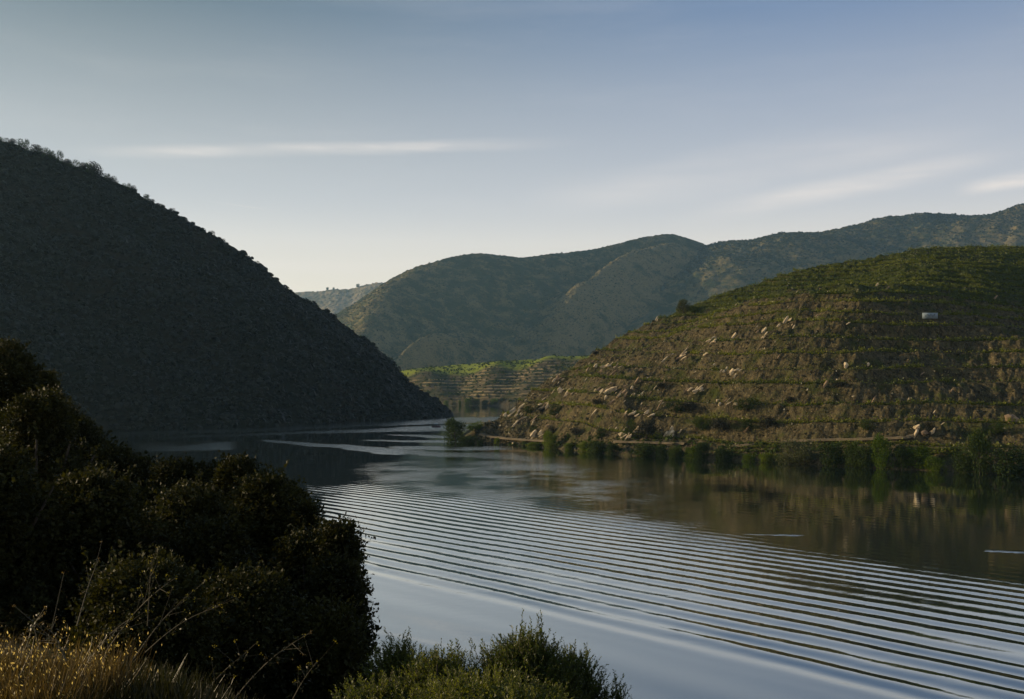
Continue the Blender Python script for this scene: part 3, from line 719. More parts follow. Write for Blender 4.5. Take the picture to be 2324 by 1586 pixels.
# ------------------------------------------------------------------ vine rows
u_all = terr.A['u']; nrow = 0
r5 = np.random.default_rng(5)
umax = float(u_all.max())
ORD = 'lowest second third fourth fifth sixth seventh eighth ninth tenth eleventh twelfth thirteenth fourteenth fifteenth sixteenth seventeenth eighteenth nineteenth twentieth twenty-first twenty-second twenty-third twenty-fourth twenty-fifth twenty-sixth twenty-seventh twenty-eighth twenty-ninth thirtieth'.split()
for lev in range(0, int(umax)+1):
    pts = []
    for j in range(0, len(terr.px)):
        if terr.px[j] > 2600: break
        col = u_all[:, j]; w = np.where((col[:-1] < lev+0.02) & (col[1:] >= lev+0.02))[0]
        if len(w): i = w[0]+1; pts.append((terr.X[i, j], terr.D[i, j], terr.Z[i, j], terr.px[j]))
    if len(pts) < 12: continue
    P = np.array(pts); seg = np.linalg.norm(np.diff(P[:, :3], axis=0), axis=1)
    zmid = P[:, 2].mean(); top = sstep(zmid, 50, 70)
    C = []; rows_here = 1 if top < 0.5 else 2
    for q in range(rows_here):
        step = np.clip(seg, 0, 2.5); dens = 24 if rows_here == 1 else 15
        cnt = np.maximum((step*dens).astype(int), 1)
        base = np.repeat(P[:-1, :3], cnt, 0); f = r5.random(len(base))[:, None]
        nxt = np.repeat(P[1:, :3], cnt, 0); jump = np.repeat(seg, cnt) > 3.0
        p = base*(1-f)+nxt*f
        patch = fbm(p[:, 0], p[:, 0]*0+lev*31.0, 22, 3, 0.6, 90)
        keep = (~jump) & ((patch > -0.06-0.16*top) | (r5.random(len(p)) < 0.15))
        clump = 0.6+0.6*fbm(p[:, 0], p[:, 1], 1.6, 2, 0.5, 91+q)
        p = p[keep]; clump = clump[keep]
        p = p + r5.normal(0, 1, p.shape)*np.array([0.25, 0.30, 0.0]); p[:, 1] += 0.5 + q*2.2
        p[:, 2] += np.abs(r5.normal(0, 0.75, len(p)))*clump*1.35 + 0.3 + q*0.15
        C.append(p)
    C = np.concatenate(C)
    if len(C) < 30: continue
    o = leaves_mesh('vine_row', C, 0.62, M_vine, None, aspect=0.8, r=r5)
    x0 = P[0, 3]
    tag(o, f"{ORD[nrow]} long row of green vines counting up the hillside from the dirt track", 'vine row', 'vine rows on the terraces')
    nrow += 1
# short vineyard strip by the water
# ------------------------------------------------------------------ rocks
def rock_mesh(seed, elong=2.2):
    r = np.random.default_rng(seed); import bmesh
    bm = bmesh.new(); bmesh.ops.create_icosphere(bm, subdivisions=2, radius=0.5)
    pl = [(rand_unit(1, r)[0], r.uniform(0.16, 0.40)) for _ in range(14)]
    for v in bm.verts:
        p = np.array(v.co)
        for nrm, dd in pl:
            k = p@nrm
            if k > dd: p = p-nrm*(k-dd)
        p = p + r.normal(0, 0.03, 3); v.co = (p[0]*elong*0.75, p[1]*0.8, p[2]*1.25)
    me = bpy.data.meshes.new('rock'); bm.to_mesh(me); bm.free(); return me
ROCKS = [rock_mesh(s, e) for s, e in ((1, 2.0), (2, 2.8), (3, 1.4), (4, 3.4), (5, 2.2), (6, 1.7))]
def rock(px, py, w, h, label, tilt=None, mat=None, group='pale rocks on the terraced hillside', k=None, lift=0.0):
    p = hit(terr, px, py); s = p.y/FPX; k = (2 if w > 40 else random.randrange(6)) if k is None else k
    o = bpy.data.objects.new('rock', ROCKS[k]); COL.objects.link(o)
    if not ROCKS[k].materials: ROCKS[k].materials.append(M_rock)
    o.location = (p.x, p.y-1.0, p.z+lift+0.55); o.scale = (w*s/1.15, max(w, h)*s*0.6, h*s/0.85)
    o.rotation_euler = (random.uniform(-0.3, 0.1), -(random.uniform(0.45, 0.9) if tilt is None else tilt), random.uniform(-0.5, 0.5))
    if px > 1990: o.material_slots[0].link = 'OBJECT'; o.material_slots[0].material = M_rockb
    tag(o, label, 'rock', group)
    return o
named_rocks = [
 (1372, 894, 30, 11, 0.5, 'largest pale rock outcrop, fan shaped, on the lower left terraces'),
 (1391, 887, 24, 6, 0.6, 'long pale blade of rock just right of the largest outcrop'),
 (1367, 836, 20, 6, 0.1, 'pale flat rock band on a terrace edge high on the left'),
 (1381, 833, 18, 5, 0.2, 'pale rock lying at the right end of the upper left rock band'),
 (1271, 889, 12, 13, 0.8, 'pale upright rock on the left nose of the hill'),
 (1288, 892, 16, 8, 0.8, 'pale rock right of the upright one on the left nose'),
 (1210, 989, 26, 9, 0.75, 'long leaning pale slab above the bank near the point'),
 (1226, 986, 18, 8, 0.8, 'second leaning slab right of the long pale one'),
 (1146, 945, 12, 9, 0.5, 'pale boulder on the slope at the tip of the point'),
 (1230, 928, 20, 7, 0.3, 'pale rock ledge above the start of the track'),
 (1330, 920, 9, 6, 0.6, 'small bright pale rock left of mid slope'),
 (1433, 941, 22, 5, 0.3, 'thin bright rock ledge low in the middle of the slope'),
 (1478, 944, 24, 5, 0.3, 'jagged pale ledge right of the thin bright one'),
 (1408, 988, 14, 9, 0.6, 'round pale boulder at the left of the boulder cluster'),
 (1438, 985, 26, 9, 0.9, 'leaning pale boulder in the cluster above the track'),
 (1428, 994, 18, 6, 0.6, 'lowest pale boulder of the cluster above the track'),
 (1520, 989, 26, 12, 0.8, 'big pale boulder standing above the track'),
 (1606, 778, 18, 6, 0.3, 'pale rock heap below the middle of the skyline'),
 (1621, 775, 14, 5, 1.1, 'thin upright pale rock right of the heap under the skyline'),
 (1545, 808, 24, 6, 0.85, 'long leaning grey rock on a middle terrace'),
 (1575, 892, 22, 7, 0.2, 'pale ledge above vines in mid slope'),
 (1590, 885, 16, 8, 0.9, 'pale block above the ledge in mid slope'),
 (1660, 845, 14, 10, 1.0, 'pale rock teeth above a vine row in mid slope'),
 (1668, 920, 8, 10, 1.2, 'small upright pale rock in lower mid slope'),
 (1625, 912, 8, 6, 1.0, 'tiny pale upright rock between dark bushes in mid slope'),
 (1916, 831, 16, 12, 0.9, 'bright yellowish leaning rock on the shaded right slope'),
 (1968, 829, 7, 7, 0.8, 'small bright rock right of the yellowish leaning one'),
 (2096, 985, 26, 14, 0.4, 'rounded tan rock outcrop at the right end of the track'),
 (2078, 981, 9, 10, 1.0, 'small upright rock at the left of the rounded outcrop by the track'),
 (2120, 1019, 10, 5, 0.0, 'small lone stone at the left end of the grassy strip'),
 (1896, 866, 10, 5, 0.9, 'small pale rock on a shaded terrace edge'),
 (2294, 956, 44, 28, 0.1, 'large rounded tan boulder at the right edge of the photo'),
 (1208, 1009, 6, 5, 0.1, 'small white block at the waterline below the pale slab'),
 (1163, 1008, 5, 4, 0.1, 'tiny white stone at the waterline near the point'),
]
for px, py, w, h, tl, lab in named_rocks: rock(px, py, w, h, lab, tl)
# many smaller rocks: shards round the outcrops and strewn over the banks
r6 = np.random.default_rng(66); cnt = 0
I, J = np.where((terr.A['bench'] < 0.5) & (terr.Z > 9) & (terr.Z < 74))
def small_rock(x, y, z, s, pale):
    k = int(r6.integers(6)); o = bpy.data.objects.new('small_rock', ROCKS[k]); COL.objects.link(o)
    if not ROCKS[k].materials: ROCKS[k].materials.append(M_rock)
    s *= 1.35; o.location = (x, y-0.7, z+0.28*s+0.2); o.scale = (s*r6.uniform(0.8, 1.7), s*0.5, s*r6.uniform(0.35, 0.7)); o.rotation_euler = (r6.uniform(-.3, .2), -r6.uniform(0.4, 1.1), r6.uniform(-0.5, 0.5))
    if not pale: o.material_slots[0].link = 'OBJECT'; o.material_slots[0].material = M_rockb
    tag(o, 'small jagged schist rock sticking out of a terrace bank', 'rock', 'small rocks strewn over the terrace banks')
clusters = [(1372, 892, 26, 8, 12), (1285, 893, 24, 8, 12), (1370, 835, 40, 5, 12), (1220, 988, 22, 8, 7), (1430, 988, 30, 9, 10), (1235, 927, 26, 6, 7), (1440, 942, 30, 4, 8),
            (1270, 866, 26, 7, 10), (1545, 808, 22, 10, 7), (1660, 845, 34, 8, 10), (1590, 888, 30, 6, 8), (1612, 778, 18, 6, 6), (1520, 985, 16, 8, 5), (1640, 915, 26, 12, 7), (1160, 940, 30, 12, 9),
            (1195, 955, 26, 12, 8), (1730, 760, 22, 8, 6), (1790, 740, 26, 8, 5), (2095, 984, 22, 8, 6), (1440, 900, 40, 12, 8), (1480, 870, 40, 12, 6)]
for cx, cy, sx, sy, n in clusters:
    for k in range(n):
        p = hit(terr, cx+r6.normal(0, sx*0.6), cy+r6.normal(0, sy*0.6)); small_rock(p.x, p.y, p.z, 0.7+1.5*r6.random()**2, r6.random() < 0.8); cnt += 1
while cnt < 290:
    q = r6.integers(len(I)); i, j = I[q], J[q]; px = terr.px[j]
    if px > 2360 or px < 1140: continue
    x, y, z = terr.X[i, j], terr.D[i, j], terr.Z[i, j]
    cl = fbm(np.array([x]), np.array([y]), 22, 3, 0.6, 77)[0]
    if r6.random() > 1-0.8*sstep(px, 1500, 2200) or cl < 0.02: continue
    small_rock(x, y, z, 0.55+1.3*r6.random()**2.2, r6.random() < 0.5); cnt += 1

# ------------------------------------------------------------------ dirt track
def track(name, pts, width, label):
    V = []; n = 0
    P = []
    for a, b in zip(pts[:-1], pts[1:]):
        for s in np.linspace(0, 1, 14)[:-1]: P.append((a[0]+(b[0]-a[0])*s, a[1]+(b[1]-a[1])*s))
    P.append(pts[-1])
    W3 = [hit(terr, *p) for p in P]
    W3 = [sum((W3[min(max(i+k, 0), len(W3)-1)] for k in (-3, -2, -1, 0, 1, 2, 3)), Vector())/7 for i in range(len(W3))]
    ww = width
    for i, p in enumerate(W3):
        d = (W3[min(i+1, len(W3)-1)]-W3[max(i-1, 0)]); d.z = 0; d.normalize(); nn = Vector((-d.y, d.x, 0))
        if nn.y < 0: nn = -nn
        w = ww*(0.9+0.2*random.random())
        for s, dz in ((-0.7, -0.7), (-0.5, 0.05), (0.5, 0.20), (0.8, -0.8)):
            q = p+nn*s*w; V.append((q.x, q.y, p.z+dz+0.2))
    F = grid_faces(len(W3), 4)
    o = mesh_np(name, V, F, M_track, smooth=False); tag(o, label, 'track', kind='structure')
track('dirt_track', [(1092, 984), (1110, 989), (1150, 994), (1190, 997), (1225, 999), (1262, 1001)], 3.2, 'pale dirt track running along the foot of the terraced hill near the point')
track('dirt_track', [(1395, 1001), (1430, 1002), (1500, 1004), (1560, 1006)], 2.4, 'middle stretch of the pale dirt track above the bank trees')
track('dirt_track', [(1660, 1011), (1700, 1009), (1740, 1005), (1790, 1000), (1860, 997), (1940, 996), (2000, 994), (2050, 992), (2075, 986)], 2.6, 'right stretch of the dirt track above the belt of trees')
# low vineyard strips by the water
def low_row(pts, label, dens=14, size=0.6, ht=0.9):
    C = []
    for a, b in zip(pts[:-1], pts[1:]):
        for s in np.linspace(0, 1, 40):
            p = hit(terr, a[0]+(b[0]-a[0])*s, a[1]+(b[1]-a[1])*s); C.append(p)
    C = np.array([tuple(c) for c in C]); L = np.linalg.norm(C[-1]-C[0]); n = int(L*dens)
    idx = rng.random(n)*(len(C)-1); i = idx.astype(int); f = (idx-i)[:, None]; p = C[i]*(1-f)+C[np.minimum(i+1, len(C)-1)]*f
    p = p+rng.normal(0, 1, p.shape)*np.array([0.2, 0.5, 0]); p[:, 2] += np.abs(rng.normal(0, 0.5, n))*ht+0.3
    o = leaves_mesh('vine_row', p, size, M_vine, aspect=0.8); tag(o, label, 'vine row', 'vine rows of the low vineyard by the water')
low_row([(1650, 1018), (1765, 1016)], 'upper vine row of the low vineyard left of the big willow')
low_row([(1620, 1026), (1770, 1025)], 'middle vine row of the low vineyard left of the big willow')
low_row([(1650, 1034), (1765, 1037)], 'lowest vine row of the low vineyard nearest the water')
low_row([(2110, 1024), (2205, 1022)], 'upper row of the small green strip left of the tall dark tree', 18, 0.6, 1.2)
low_row([(2100, 1031), (2200, 1030)], 'lower row of the small green strip left of the tall dark tree', 18, 0.6, 1.0)

# ------------------------------------------------------------------ sign on the hill
def box(x0, x1, y0, y1, z0, z1):
    V = np.array([(x, y, z) for x in (x0, x1) for y in (y0, y1) for z in (z0, z1)], float)
    F = np.array([(0, 1, 3, 2), (4, 6, 7, 5), (0, 4, 5, 1), (2, 3, 7, 6), (0, 2, 6, 4), (1, 5, 7, 3)]); return V, F
def sign():
    p = hit(terr, 2107, 727); s = p.y/FPX; w = 35*s; h = 13*s
    root = empty('hillside_sign', (p.x, p.y-1.2, p.z-0.2)); tag(root, 'white rectangular sign board with faded lettering high on the shaded slope', 'sign')
    v, f = box(-w/2, w/2, -0.06, 0.06, 0.9, 0.9+h); mesh_np('board', v, f, M_sign, root)
    for x in (-w*0.36, 0, w*0.36):
        v, f = box(x-0.1, x+0.1, 0.065, 0.22, -0.8, 0.9+h*0.95); mesh_np('post', v, f, M_post, root)
    parts = []; x = -w*0.34; r = np.random.default_rng(3)
    for k in range(6):
        lw = w*0.085
        parts.append(box(x, x+lw*0.28, -0.085, -0.062, 0.9+h*0.36, 0.9+h*0.74))
        if k % 2 == 0: parts.append(box(x+lw*0.30, x+lw, -0.085, -0.062, 0.9+h*0.36, 0.9+h*0.46))
        else: parts.append(box(x+lw*0.30, x+lw, -0.085, -0.062, 0.9+h*0.62, 0.9+h*0.74))
        parts.append(box(x+lw*0.72, x+lw, -0.085, -0.062, 0.9+h*0.47, 0.9+h*0.61))
        x += w*0.115
    v, f = join(parts); mesh_np('lettering', v, f, M_letter, root)
sign()

# ------------------------------------------------------------------ motor boat
def boat():
    d = 25*FPX/(969-HY); x = (990-CX)/FPX*d
    root = empty('motor_boat', (x, d, 0.02), math.radians(-8)); tag(root, 'small dark motor boat with a canopy crossing the bright water left of the point', 'boat')
    L = 6.4; secs = []
    for t in np.linspace(0, 1, 13):
        hw = 1.15*(1-max(0, (t-0.45)/0.55)**2.2)*0.98+0.02; top = 0.75+0.35*t**2; keel = -0.30+0.55*max(0, (t-0.7)/0.3)**2
        xx = -L/2+L*t; secs.append([(xx, -hw, top), (xx, -hw*0.92, 0.25), (xx, -hw*0.45, keel*0.6), (xx, 0, keel), (xx, hw*0.45, keel*0.6), (xx, hw*0.92, 0.25), (xx, hw, top)])
    V = np.array(secs).reshape(-1, 3); F = grid_faces(13, 7)
    hull_m = simple_mat('dark_hull_paint', (0.05, 0.03, 0.035), 0.4, 0.1, 1.0); can_m = simple_mat('blue_grey_canopy', (0.10, 0.16, 0.20), 0.7, 0.1, 1.0)
    hull = mesh_np('hull', V, F, hull_m, root, smooth=True)
    tr = secs[0]; mesh_np('transom', np.array([tr[0], tr[1], tr[3], tr[5], tr[6]]), np.array([(0, 1, 2, 3, 4)]), hull_m, root)
    deck = []
    for sc in secs: deck += [(sc[0][0], sc[0][1]*0.96, sc[0][2]-0.12), (sc[6][0], sc[6][1]*0.96, sc[6][2]-0.12)]
    mesh_np('deck', np.array(deck), grid_faces(13, 2), simple_mat('deck_grey', (0.25, 0.25, 0.24), 0.7, 0.1, 1.0), root)
    v, f = box(-0.3, 0.9, -0.6, 0.6, 0.7, 1.5); mesh_np('console', v, f, hull_m, root)
    v, f = box(0.9, 0.94, -0.65, 0.65, 1.1, 1.75); mesh_np('windscreen', v, f, can_m, root)
    for sx in (-1.2, 1.1):
        for sy in (-0.85, 0.85):
            v, f = tube([(sx, sy, 0.7), (sx, sy*0.95, 2.1)], [0.03, 0.03], 5); mesh_np('canopy_post', v, f, hull_m, root)
    V = []
    for xx in np.linspace(-1.5, 1.4, 6):
        for yy in np.linspace(-1, 1, 7): V.append((xx, yy*0.98, 2.3-0.25*yy*yy))
    o = mesh_np('canopy', np.array(V), grid_faces(6, 7), can_m, root, smooth=True); m = o.modifiers.new('t', 'SOLIDIFY'); m.thickness = 0.05
    v, f = box(-L/2-0.35, -L/2-0.02, -0.18, 0.18, 0.1, 1.15); mesh_np('outboard_motor', v, f, simple_mat('motor_black', (0.03, 0.03, 0.03), 0.4, 0.1, 1.0), root)
boat()

# ------------------------------------------------------------------ near bushes and trees
def near_tree(name, px, d, top, halfw, n, leaf, seed, label, group, mat=None, lobes=26, cat='tree', zspan=1.0, extra_pts=None, aspect=0.55, bot=None):
    r = np.random.default_rng(seed); x = (px-CX)/FPX*d; zt = CAMZ+(HY-top)/FPX*d; R = halfw/FPX*d
    zg = float(bank_z(x, d)) if bot is None else bot
    H = zt-zg
    root = empty(name, (x, d, zg)); tag(root, label, cat, group)
    v, f = limbs(H, R, r, 9, 0.4); mesh_np('trunk', v, f, M_bark, root, smooth=True)
    # dense interior foliage of lobes plus outer sprigs
    cs = []; rs = []
    for k in range(lobes*2+10):
        a = r.uniform(0, 2*math.pi); h = r.uniform(0, 1)**0.8
        prof = math.sqrt(max(0.05, 1-(max(0, h-0.40)/0.62)**2))*(0.9+0.1*h)*r.uniform(0.80, 1.06)*(1 if r.random() < 0.7 else r.random())
        rl = R*r.uniform(0.15, 0.34)
        rad = max(0, R*prof*r.uniform(0.75, 1.0)-rl); cs.append((rad*math.cos(a), rad*math.sin(a), min(H*(0.06+0.9*h), H-rl*0.95))); rs.append(rl)
    cs.append((0, 0, H-R*0.3)); rs.append(R*0.3)
    cs = np.array(cs); rs = np.array(rs); k = r.choice(len(cs), n, p=rs**2/np.sum(rs**2)); u = rand_unit(n, r)
    # clusters: leaves grouped in sprigs at each lobe surface
    nb = n//14; kk = k[:nb]; bu = rand_unit(nb, r); bc = cs[kk]+bu*(rs[kk]*(1-0.22*np.abs(r.normal(0, 1, nb))))[:, None]
    w = np.repeat(np.arange(nb), 14); off = r.random(len(w))[:, None]*bu[w]*(0.16+0.34*r.random(nb)**2)[w][:, None] + r.normal(0, 0.06, (len(w), 3))
    P = bc[w]+off; P[:, 2] = np.maximum(P[:, 2], 0.05)
    dirs = bu[w]*0.8+rand_unit(len(w), r)*0.8; dirs /= np.linalg.norm(dirs, axis=1)[:, None]
    # ragged sprigs beyond the crown
    ns = 90; kk = r.choice(len(cs), ns); su = bu_ = rand_unit(ns, r)*np.array([1, 1, 0.8])+np.array([0, 0, 0.55]); su /= np.linalg.norm(su, axis=1)[:, None]
    sb = cs[kk]+su*(rs[kk]*0.9)[:, None]; sl = r.uniform(0.35, 0.85, ns); m = 26; ww = np.repeat(np.arange(ns), m); tt = r.random(ns*m)
    SP = sb[ww]+su[ww]*(sl[ww]*tt)[:, None]+r.normal(0, 1, (ns*m, 3))*(0.09*(1.1-tt))[:, None]; sd_ = su[ww]*0.7+rand_unit(ns*m, r)*0.8; sd_ /= np.linalg.norm(sd_, axis=1)[:, None]
    P = np.concatenate([P, SP]); dirs = np.concatenate([dirs, sd_]); LS = leaf*np.exp(r.normal(0, 0.25, len(P)))
    leaves_mesh('crown', P, LS, mat or M_near, root, aspect=aspect, dirs=dirs, r=r)
    return root
G5 = 'dense trees on the near bank'
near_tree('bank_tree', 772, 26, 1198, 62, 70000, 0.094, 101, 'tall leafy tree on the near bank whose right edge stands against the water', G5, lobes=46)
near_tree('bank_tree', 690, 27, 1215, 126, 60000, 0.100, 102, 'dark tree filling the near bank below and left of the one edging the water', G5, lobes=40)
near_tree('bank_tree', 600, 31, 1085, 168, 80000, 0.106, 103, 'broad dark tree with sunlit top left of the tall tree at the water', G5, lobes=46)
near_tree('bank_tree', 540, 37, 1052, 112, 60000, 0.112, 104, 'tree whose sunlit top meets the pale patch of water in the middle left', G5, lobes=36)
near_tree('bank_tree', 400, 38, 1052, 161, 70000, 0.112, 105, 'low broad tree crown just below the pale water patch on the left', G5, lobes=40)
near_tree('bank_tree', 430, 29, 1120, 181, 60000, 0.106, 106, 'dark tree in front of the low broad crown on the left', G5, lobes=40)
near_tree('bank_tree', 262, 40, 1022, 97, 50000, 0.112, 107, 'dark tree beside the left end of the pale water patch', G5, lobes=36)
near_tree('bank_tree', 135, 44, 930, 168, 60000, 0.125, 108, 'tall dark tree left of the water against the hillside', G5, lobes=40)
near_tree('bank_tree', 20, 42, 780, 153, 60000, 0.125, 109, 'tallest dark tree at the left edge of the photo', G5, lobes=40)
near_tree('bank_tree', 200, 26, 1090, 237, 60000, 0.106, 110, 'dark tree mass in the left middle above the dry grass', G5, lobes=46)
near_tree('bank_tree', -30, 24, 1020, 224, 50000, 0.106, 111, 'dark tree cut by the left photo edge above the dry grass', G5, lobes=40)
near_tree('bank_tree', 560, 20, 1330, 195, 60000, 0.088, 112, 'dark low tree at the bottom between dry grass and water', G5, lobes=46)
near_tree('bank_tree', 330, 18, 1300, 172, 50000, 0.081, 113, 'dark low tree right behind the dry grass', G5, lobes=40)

near_tree('bank_tree', 690, 30, 1150, 60, 50000, 0.10, 114, 'small tree crown stepping down beside the wake ripples', G5, lobes=36)
near_tree('bank_tree', 290, 34, 1045, 110, 50000, 0.11, 115, 'dark tree between the tall left trees and the low broad crown', G5, lobes=36)
near_tree('bank_tree', 90, 34, 900, 150, 60000, 0.11, 116, 'dark tree filling the left side under the tallest one', G5, lobes=40)
near_tree('bank_tree', 480, 25, 1200, 160, 60000, 0.10, 117, 'dark tree mass in the centre of the near bank', G5, lobes=40)
near_tree('bank_tree', 740, 20, 1400, 95, 50000, 0.085, 118, 'dark undergrowth tree at the foot of the tall tree by the water', G5, lobes=40)

near_tree('bank_tree', 180, 46, 962, 110, 50000, 0.12, 119, 'farther dark tree stepping down from the tallest tree toward the water', G5, lobes=36)
near_tree('bank_tree', 320, 46, 1040, 90, 40000, 0.12, 120, 'farther low dark tree at the left tip of the pale water patch', G5, lobes=36)
near_tree('bank_tree', 490, 40, 1062, 100, 40000, 0.11, 121, 'low dark tree joining the two sunlit crowns under the pale water patch', G5, lobes=36)
near_tree('bank_tree', 640, 33, 1110, 75, 40000, 0.10, 122, 'dark crown behind the slope of trees beside the calm dark water', G5, lobes=36)
near_tree('bank_tree', 100, 50, 850, 100, 40000, 0.13, 123, 'farther dark tree right beside the tallest one at the left edge', G5, lobes=36)

near_tree('bank_tree', 765, 24, 1285, 86, 50000, 0.09, 124, 'leafy crown bulging over the water just below the tall tree top', G5, lobes=40)

def olive_bush(px, d, top, halfw, nshoots, seed, label, spikes=(), name='olive_bush'):
    r = np.random.default_rng(seed); x = (px-CX)/FPX*d; R = halfw/FPX*d; zt = CAMZ+(HY-top+24)/FPX*d; zg = float(bank_z(x, d)); H = zt-zg
    root = empty(name, (x, d, zg)); tag(root, label, 'bush', 'olive bushes at the bottom of the photo')
    C = []; Dr = []; S = []; stems = []
    for k in range(nshoots):
        a = r.uniform(0, 2*math.pi); rr = R*math.sqrt(r.random()); hgt = (H-0.12)*(1-0.22*(rr/R)**2-0.30*max(0, rr/R-0.75)) - 0.75*r.random()**1.6 + r.normal(0, 0.05)
        L = r.uniform(0.25, 0.55); b = np.array([rr*math.cos(a), rr*math.sin(a), hgt-L])
        out = np.array([math.cos(a)*rr/R*0.7, math.sin(a)*rr/R*0.7, 1.0])+r.normal(0, 0.28, 3); out /= np.linalg.norm(out)
        stems.append((b, out, L))
    for (sx, sz, sl) in spikes:
        b = np.array([sx/FPX*d, r.uniform(-0.2, 0.2), H-(sz-top+24)/FPX*d-sl]); out = np.array([r.normal(0, 0.12), r.normal(0, 0.1), 1.0]); out /= np.linalg.norm(out)
        for q in range(5): stems.append((b+r.normal(0, 0.07, 3)*np.array([1.3, 1, 1.5]), (out+r.normal(0, 0.22, 3))/1.05, sl*r.uniform(0.7, 1)))
    tubes = []
    for b, out, L in stems:
        nl = int(L/0.017); t = np.linspace(0.05, 1, nl); side = rand_unit(nl, r); side = side-(side@out)[:, None]*out; side /= np.linalg.norm(side, axis=1)[:, None]+1e-9
        dr = side*0.75+out*0.8; dr /= np.linalg.norm(dr, axis=1)[:, None]; sz = 0.066*(1.1-0.45*t)
        C.append(b+out*(t*L)[:, None]+dr*(sz*0.5)[:, None]); Dr.append(dr); S.append(sz)
        tubes.append(tube([tuple(b-out*0.2), tuple(b+out*L)], [0.006, 0.002], 3))
    v, f = limbs(H, R*0.9, r, 12, 0.3); q4 = (v, f)
    mesh_np('trunk', v, f, M_bark, root, smooth=True)
    v, f = join(tubes); mesh_np('twigs', v, f, M_stalk, root)
    ni = nshoots*14; aa = r.uniform(0, 6.28, ni); rq = np.sqrt(r.random(ni)); ci = np.stack([R*rq*np.cos(aa), R*rq*np.sin(aa), (H-0.35)*(1-0.25*rq**2-0.3*np.maximum(0, rq-0.75)) - (H*0.8)*r.random(ni)**1.5], 1)
    C.append(ci); Dr.append(rand_unit(ni, r)); S.append(np.full(ni, 0.075))
    leaves_mesh('foliage', np.concatenate(C), np.concatenate(S), M_oliveleaf, root, aspect=0.36, dirs=np.concatenate(Dr), r=r)
    return root
olive_bush(1190, 16.0, 1432, 120, 1300, 201, 'largest silvery green bush at the bottom with a tall pointed shoot', spikes=((-12, 1396, 0.55), (25, 1402, 0.5), (48, 1420, 0.45), (-60, 1436, 0.4), (-128, 1450, 0.4), (-155, 1465, 0.45)))
olive_bush(1000, 15.5, 1470, 90, 700, 202, 'green bush left of the largest one with thin upright shoots', spikes=((-30, 1462, 0.4), (-5, 1458, 0.4), (28, 1462, 0.35)))
olive_bush(905, 17.0, 1455, 62, 500, 203, 'small silvery bush right beside the dark tree at the water', spikes=((-8, 1420, 0.6), (14, 1424, 0.5), (-20, 1440, 0.45)))
olive_bush(1300, 16.5, 1462, 62, 500, 204, 'green bush touching the largest one on its right', spikes=((28, 1468, 0.3), (-5, 1462, 0.3)))
olive_bush(1395, 16.5, 1545, 32, 160, 205, 'small separate sprig bush at the bottom, farthest right', spikes=((-6, 1530, 0.3), (14, 1540, 0.28)))
olive_bush(1100, 14.0, 1525, 220, 1500, 206, 'low green bush along the bottom edge in front of the larger ones')
olive_bush(860, 15.0, 1530, 90, 500, 207, 'dark low bush at the foot of the tall tree by the water')

# ------------------------------------------------------------------ dry grass, weeds and stalks in the left corner
def ggrass(name, n, x0, x1, y0, y1, h0, h1, mat, label, seed, wid=0.0045, bend=0.45, cat='grass'):
    r = np.random.default_rng(seed); x = r.uniform(x0, x1, n); y = r.uniform(y0, y1, n); z = bank_z(x, y)
    h = r.uniform(h0, h1, n); a = r.uniform(0, 6.28, n); b = np.stack([np.cos(a), np.sin(a)], 1)*(bend*h*r.uniform(0.2, 1, n))[:, None]
    w = wid*r.uniform(0.6, 1.4, n); s = np.stack([-np.sin(a), np.cos(a)], 1)
    ang = r.uniform(0, 6.28, n); s = np.stack([np.cos(ang), np.sin(ang)], 1)
    rings = []
    for t, ww in ((0, 1), (0.5, 0.8), (1.0, 0.15)):
        cx = x+b[:, 0]*t*t; cy = y+b[:, 1]*t*t; cz = z+h*t-0.03
        for sg in (-1, 1): rings.append(np.stack([cx+sg*s[:, 0]*w*ww, cy+sg*s[:, 1]*w*ww, cz], 1))
    V = np.stack(rings, 1).reshape(-1, 3); o = np.arange(n)[:, None]*6
    F = np.concatenate([o+np.array([[0, 1, 3, 2]]), o+np.array([[2, 3, 5, 4]])], 0)
    ob = mesh_np(name, V, F, mat); tag(ob, label, cat, kind='stuff')
    tips = np.stack([x+b[:, 0], y+b[:, 1], z+h], 1); return tips
tips = ggrass('dry_grass', 22000, -7.0, -3.0, 4.8, 8.2, 0.25, 0.66, M_straw, 'tall dry golden grass in the bottom left corner', 301)
r7 = np.random.default_rng(302); sel = r7.choice(len(tips), 2600, False); P = np.repeat(tips[sel], 3, 0) + r7.normal(0, 1, (7800, 3))*np.array([0.03, 0.03, 0.06]) - np.array([0, 0, 0.05])
dd = np.array([0.25, 0, -1.0])+r7.normal(0, 0.45, (7800, 3)); dd /= np.linalg.norm(dd, axis=1)[:, None]
tag(leaves_mesh('grass_seed_heads', P, 0.026, M_seed, aspect=0.35, dirs=dd, r=r7), 'glinting seed heads hanging over the dry grass', 'grass', kind='stuff')
ggrass('green_weeds', 12000, -4.6, -1.6, 6.0, 11, 0.2, 0.45, M_weed, 'dim green grass and weeds behind the dry grass', 303, 0.008, 0.5)
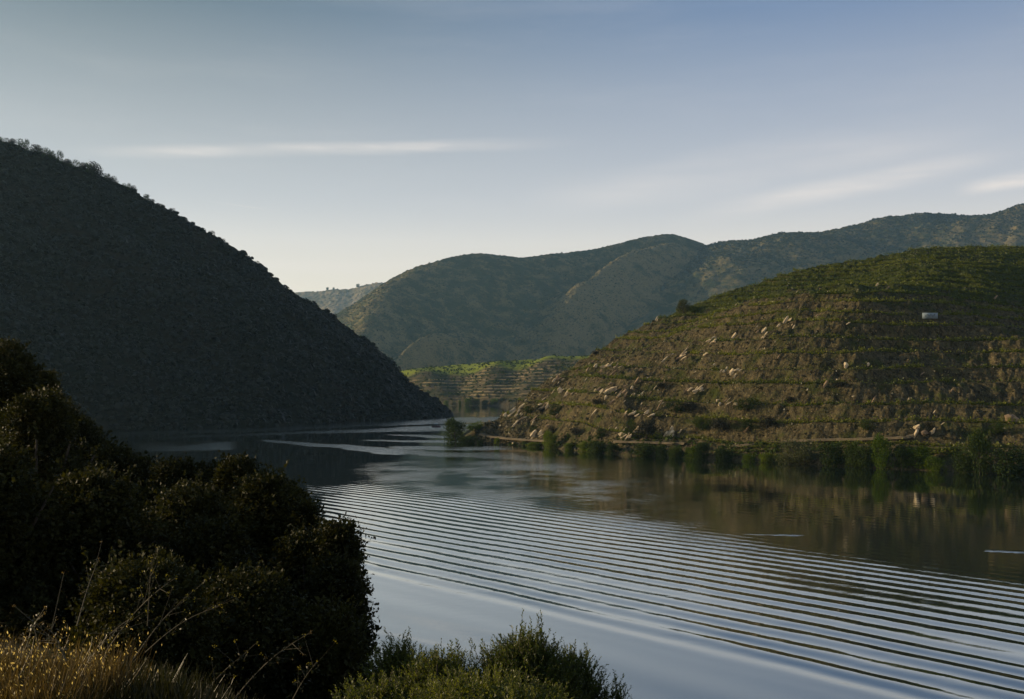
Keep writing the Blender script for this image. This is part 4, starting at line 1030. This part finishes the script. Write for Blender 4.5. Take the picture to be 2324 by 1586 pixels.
def stalk(px, py, px2, py2, d, seed, label, yellow=True):
    """tall leaning weed stalk with a few side twigs and flower heads"""
    r = np.random.default_rng(seed); a = at(px, py, d); b = at(px2, py2, d+r.uniform(-0.5, 0.5))
    root = empty('tall_weed', tuple(a)); tag(root, label, 'weed', 'tall weed stalks leaning to the right')
    L = b-a; pts = []; pr = []
    for t in np.linspace(0, 1, 10): pts.append(tuple(L*t+Vector((0, 0, 0.07*L.length*math.sin(t*math.pi))))); pr.append(0.0065*(1-0.75*t))
    parts = [tube(pts, pr, 5)]; heads = [np.array(pts[-1])]
    for k in range(6):
        i = int(r.integers(4, 9)); s = np.array(pts[i]); dr = np.array(L.normalized())*0.6+r.normal(0, 0.45, 3); e = s+dr*r.uniform(0.12, 0.3)
        parts.append(tube([tuple(s), tuple(e)], [0.0028, 0.0014], 4)); heads.append(e)
    v, f = join(parts); mesh_np('stem', v, f, M_stalk, root)
    heads = np.array(heads); C = np.repeat(heads, 7, 0)+r.normal(0, 0.010, (len(heads)*7, 3))
    leaves_mesh('flower_heads', C, 0.013, M_flower if yellow else M_straw, root, aspect=0.6, r=r)
    C = np.array(pts)[r.integers(2, 9, 60)]+r.normal(0, 0.035, (60, 3)); leaves_mesh('leaves', C, 0.035, M_weed, root, aspect=0.4, r=r)
for i, (a, b, c, d_, dist, y, lab) in enumerate([
    (520, 1600, 705, 1435, 9, False, 'bare pale twig curving up at the bottom left of the tall tree'),
    (300, 1500, 440, 1340, 9, True, 'leaning stalk with several yellow flower heads, brightest of them'),
    (330, 1480, 500, 1375, 9.5, True, 'leaning forked stalk with yellowish tip right of the brightest stalk'),
    (240, 1480, 400, 1310, 9, True, 'long thin leaning stalk in the middle of the weeds'),
    (335, 1420, 345, 1265, 10, True, 'upright stalk with one small yellow flower at its top'),
    (175, 1420, 226, 1265, 9, False, 'thin upright stalk left of the single yellow flower'),
    (160, 1560, 300, 1400, 8, True, 'short leaning stalk just behind the dry grass'),
    (60, 1470, 90, 1400, 7, False, 'seeded straw stalk rising out of the dry grass'),
    (150, 1500, 112, 1425, 7, False, 'arching seeded straw at the top of the dry grass'),
    (640, 1640, 720, 1500, 9, True, 'small leafy stalk low in the dark under the tall tree'),
    (430, 1620, 560, 1480, 9, True, 'leaning leafy stalk along the bottom of the dark bushes')]):
    stalk(a, b, c, d_, dist, 400+i, lab, y)

# remove the unplaced prototypes
for k in list(PROTO): unlink_proto(PROTO[k])

# ------------------------------------------------------------------ haze
def haze():
    m, n, out = new_mat('valley_haze'); v = n.new('ShaderNodeVolumePrincipled')
    v.inputs['Color'].default_value = (0.42, 0.72, 1.0, 1); v.inputs['Density'].default_value = 0.000032; v.inputs['Anisotropy'].default_value = 0.35
    n.link(v.outputs[0], out.inputs['Volume'])
    V, F = box(-9050, 9050, -450, 11050, -9, 1300); o = mesh_np('haze', V, F, m); tag(o, 'thin blue haze filling the valley', 'haze', kind='stuff')
haze()
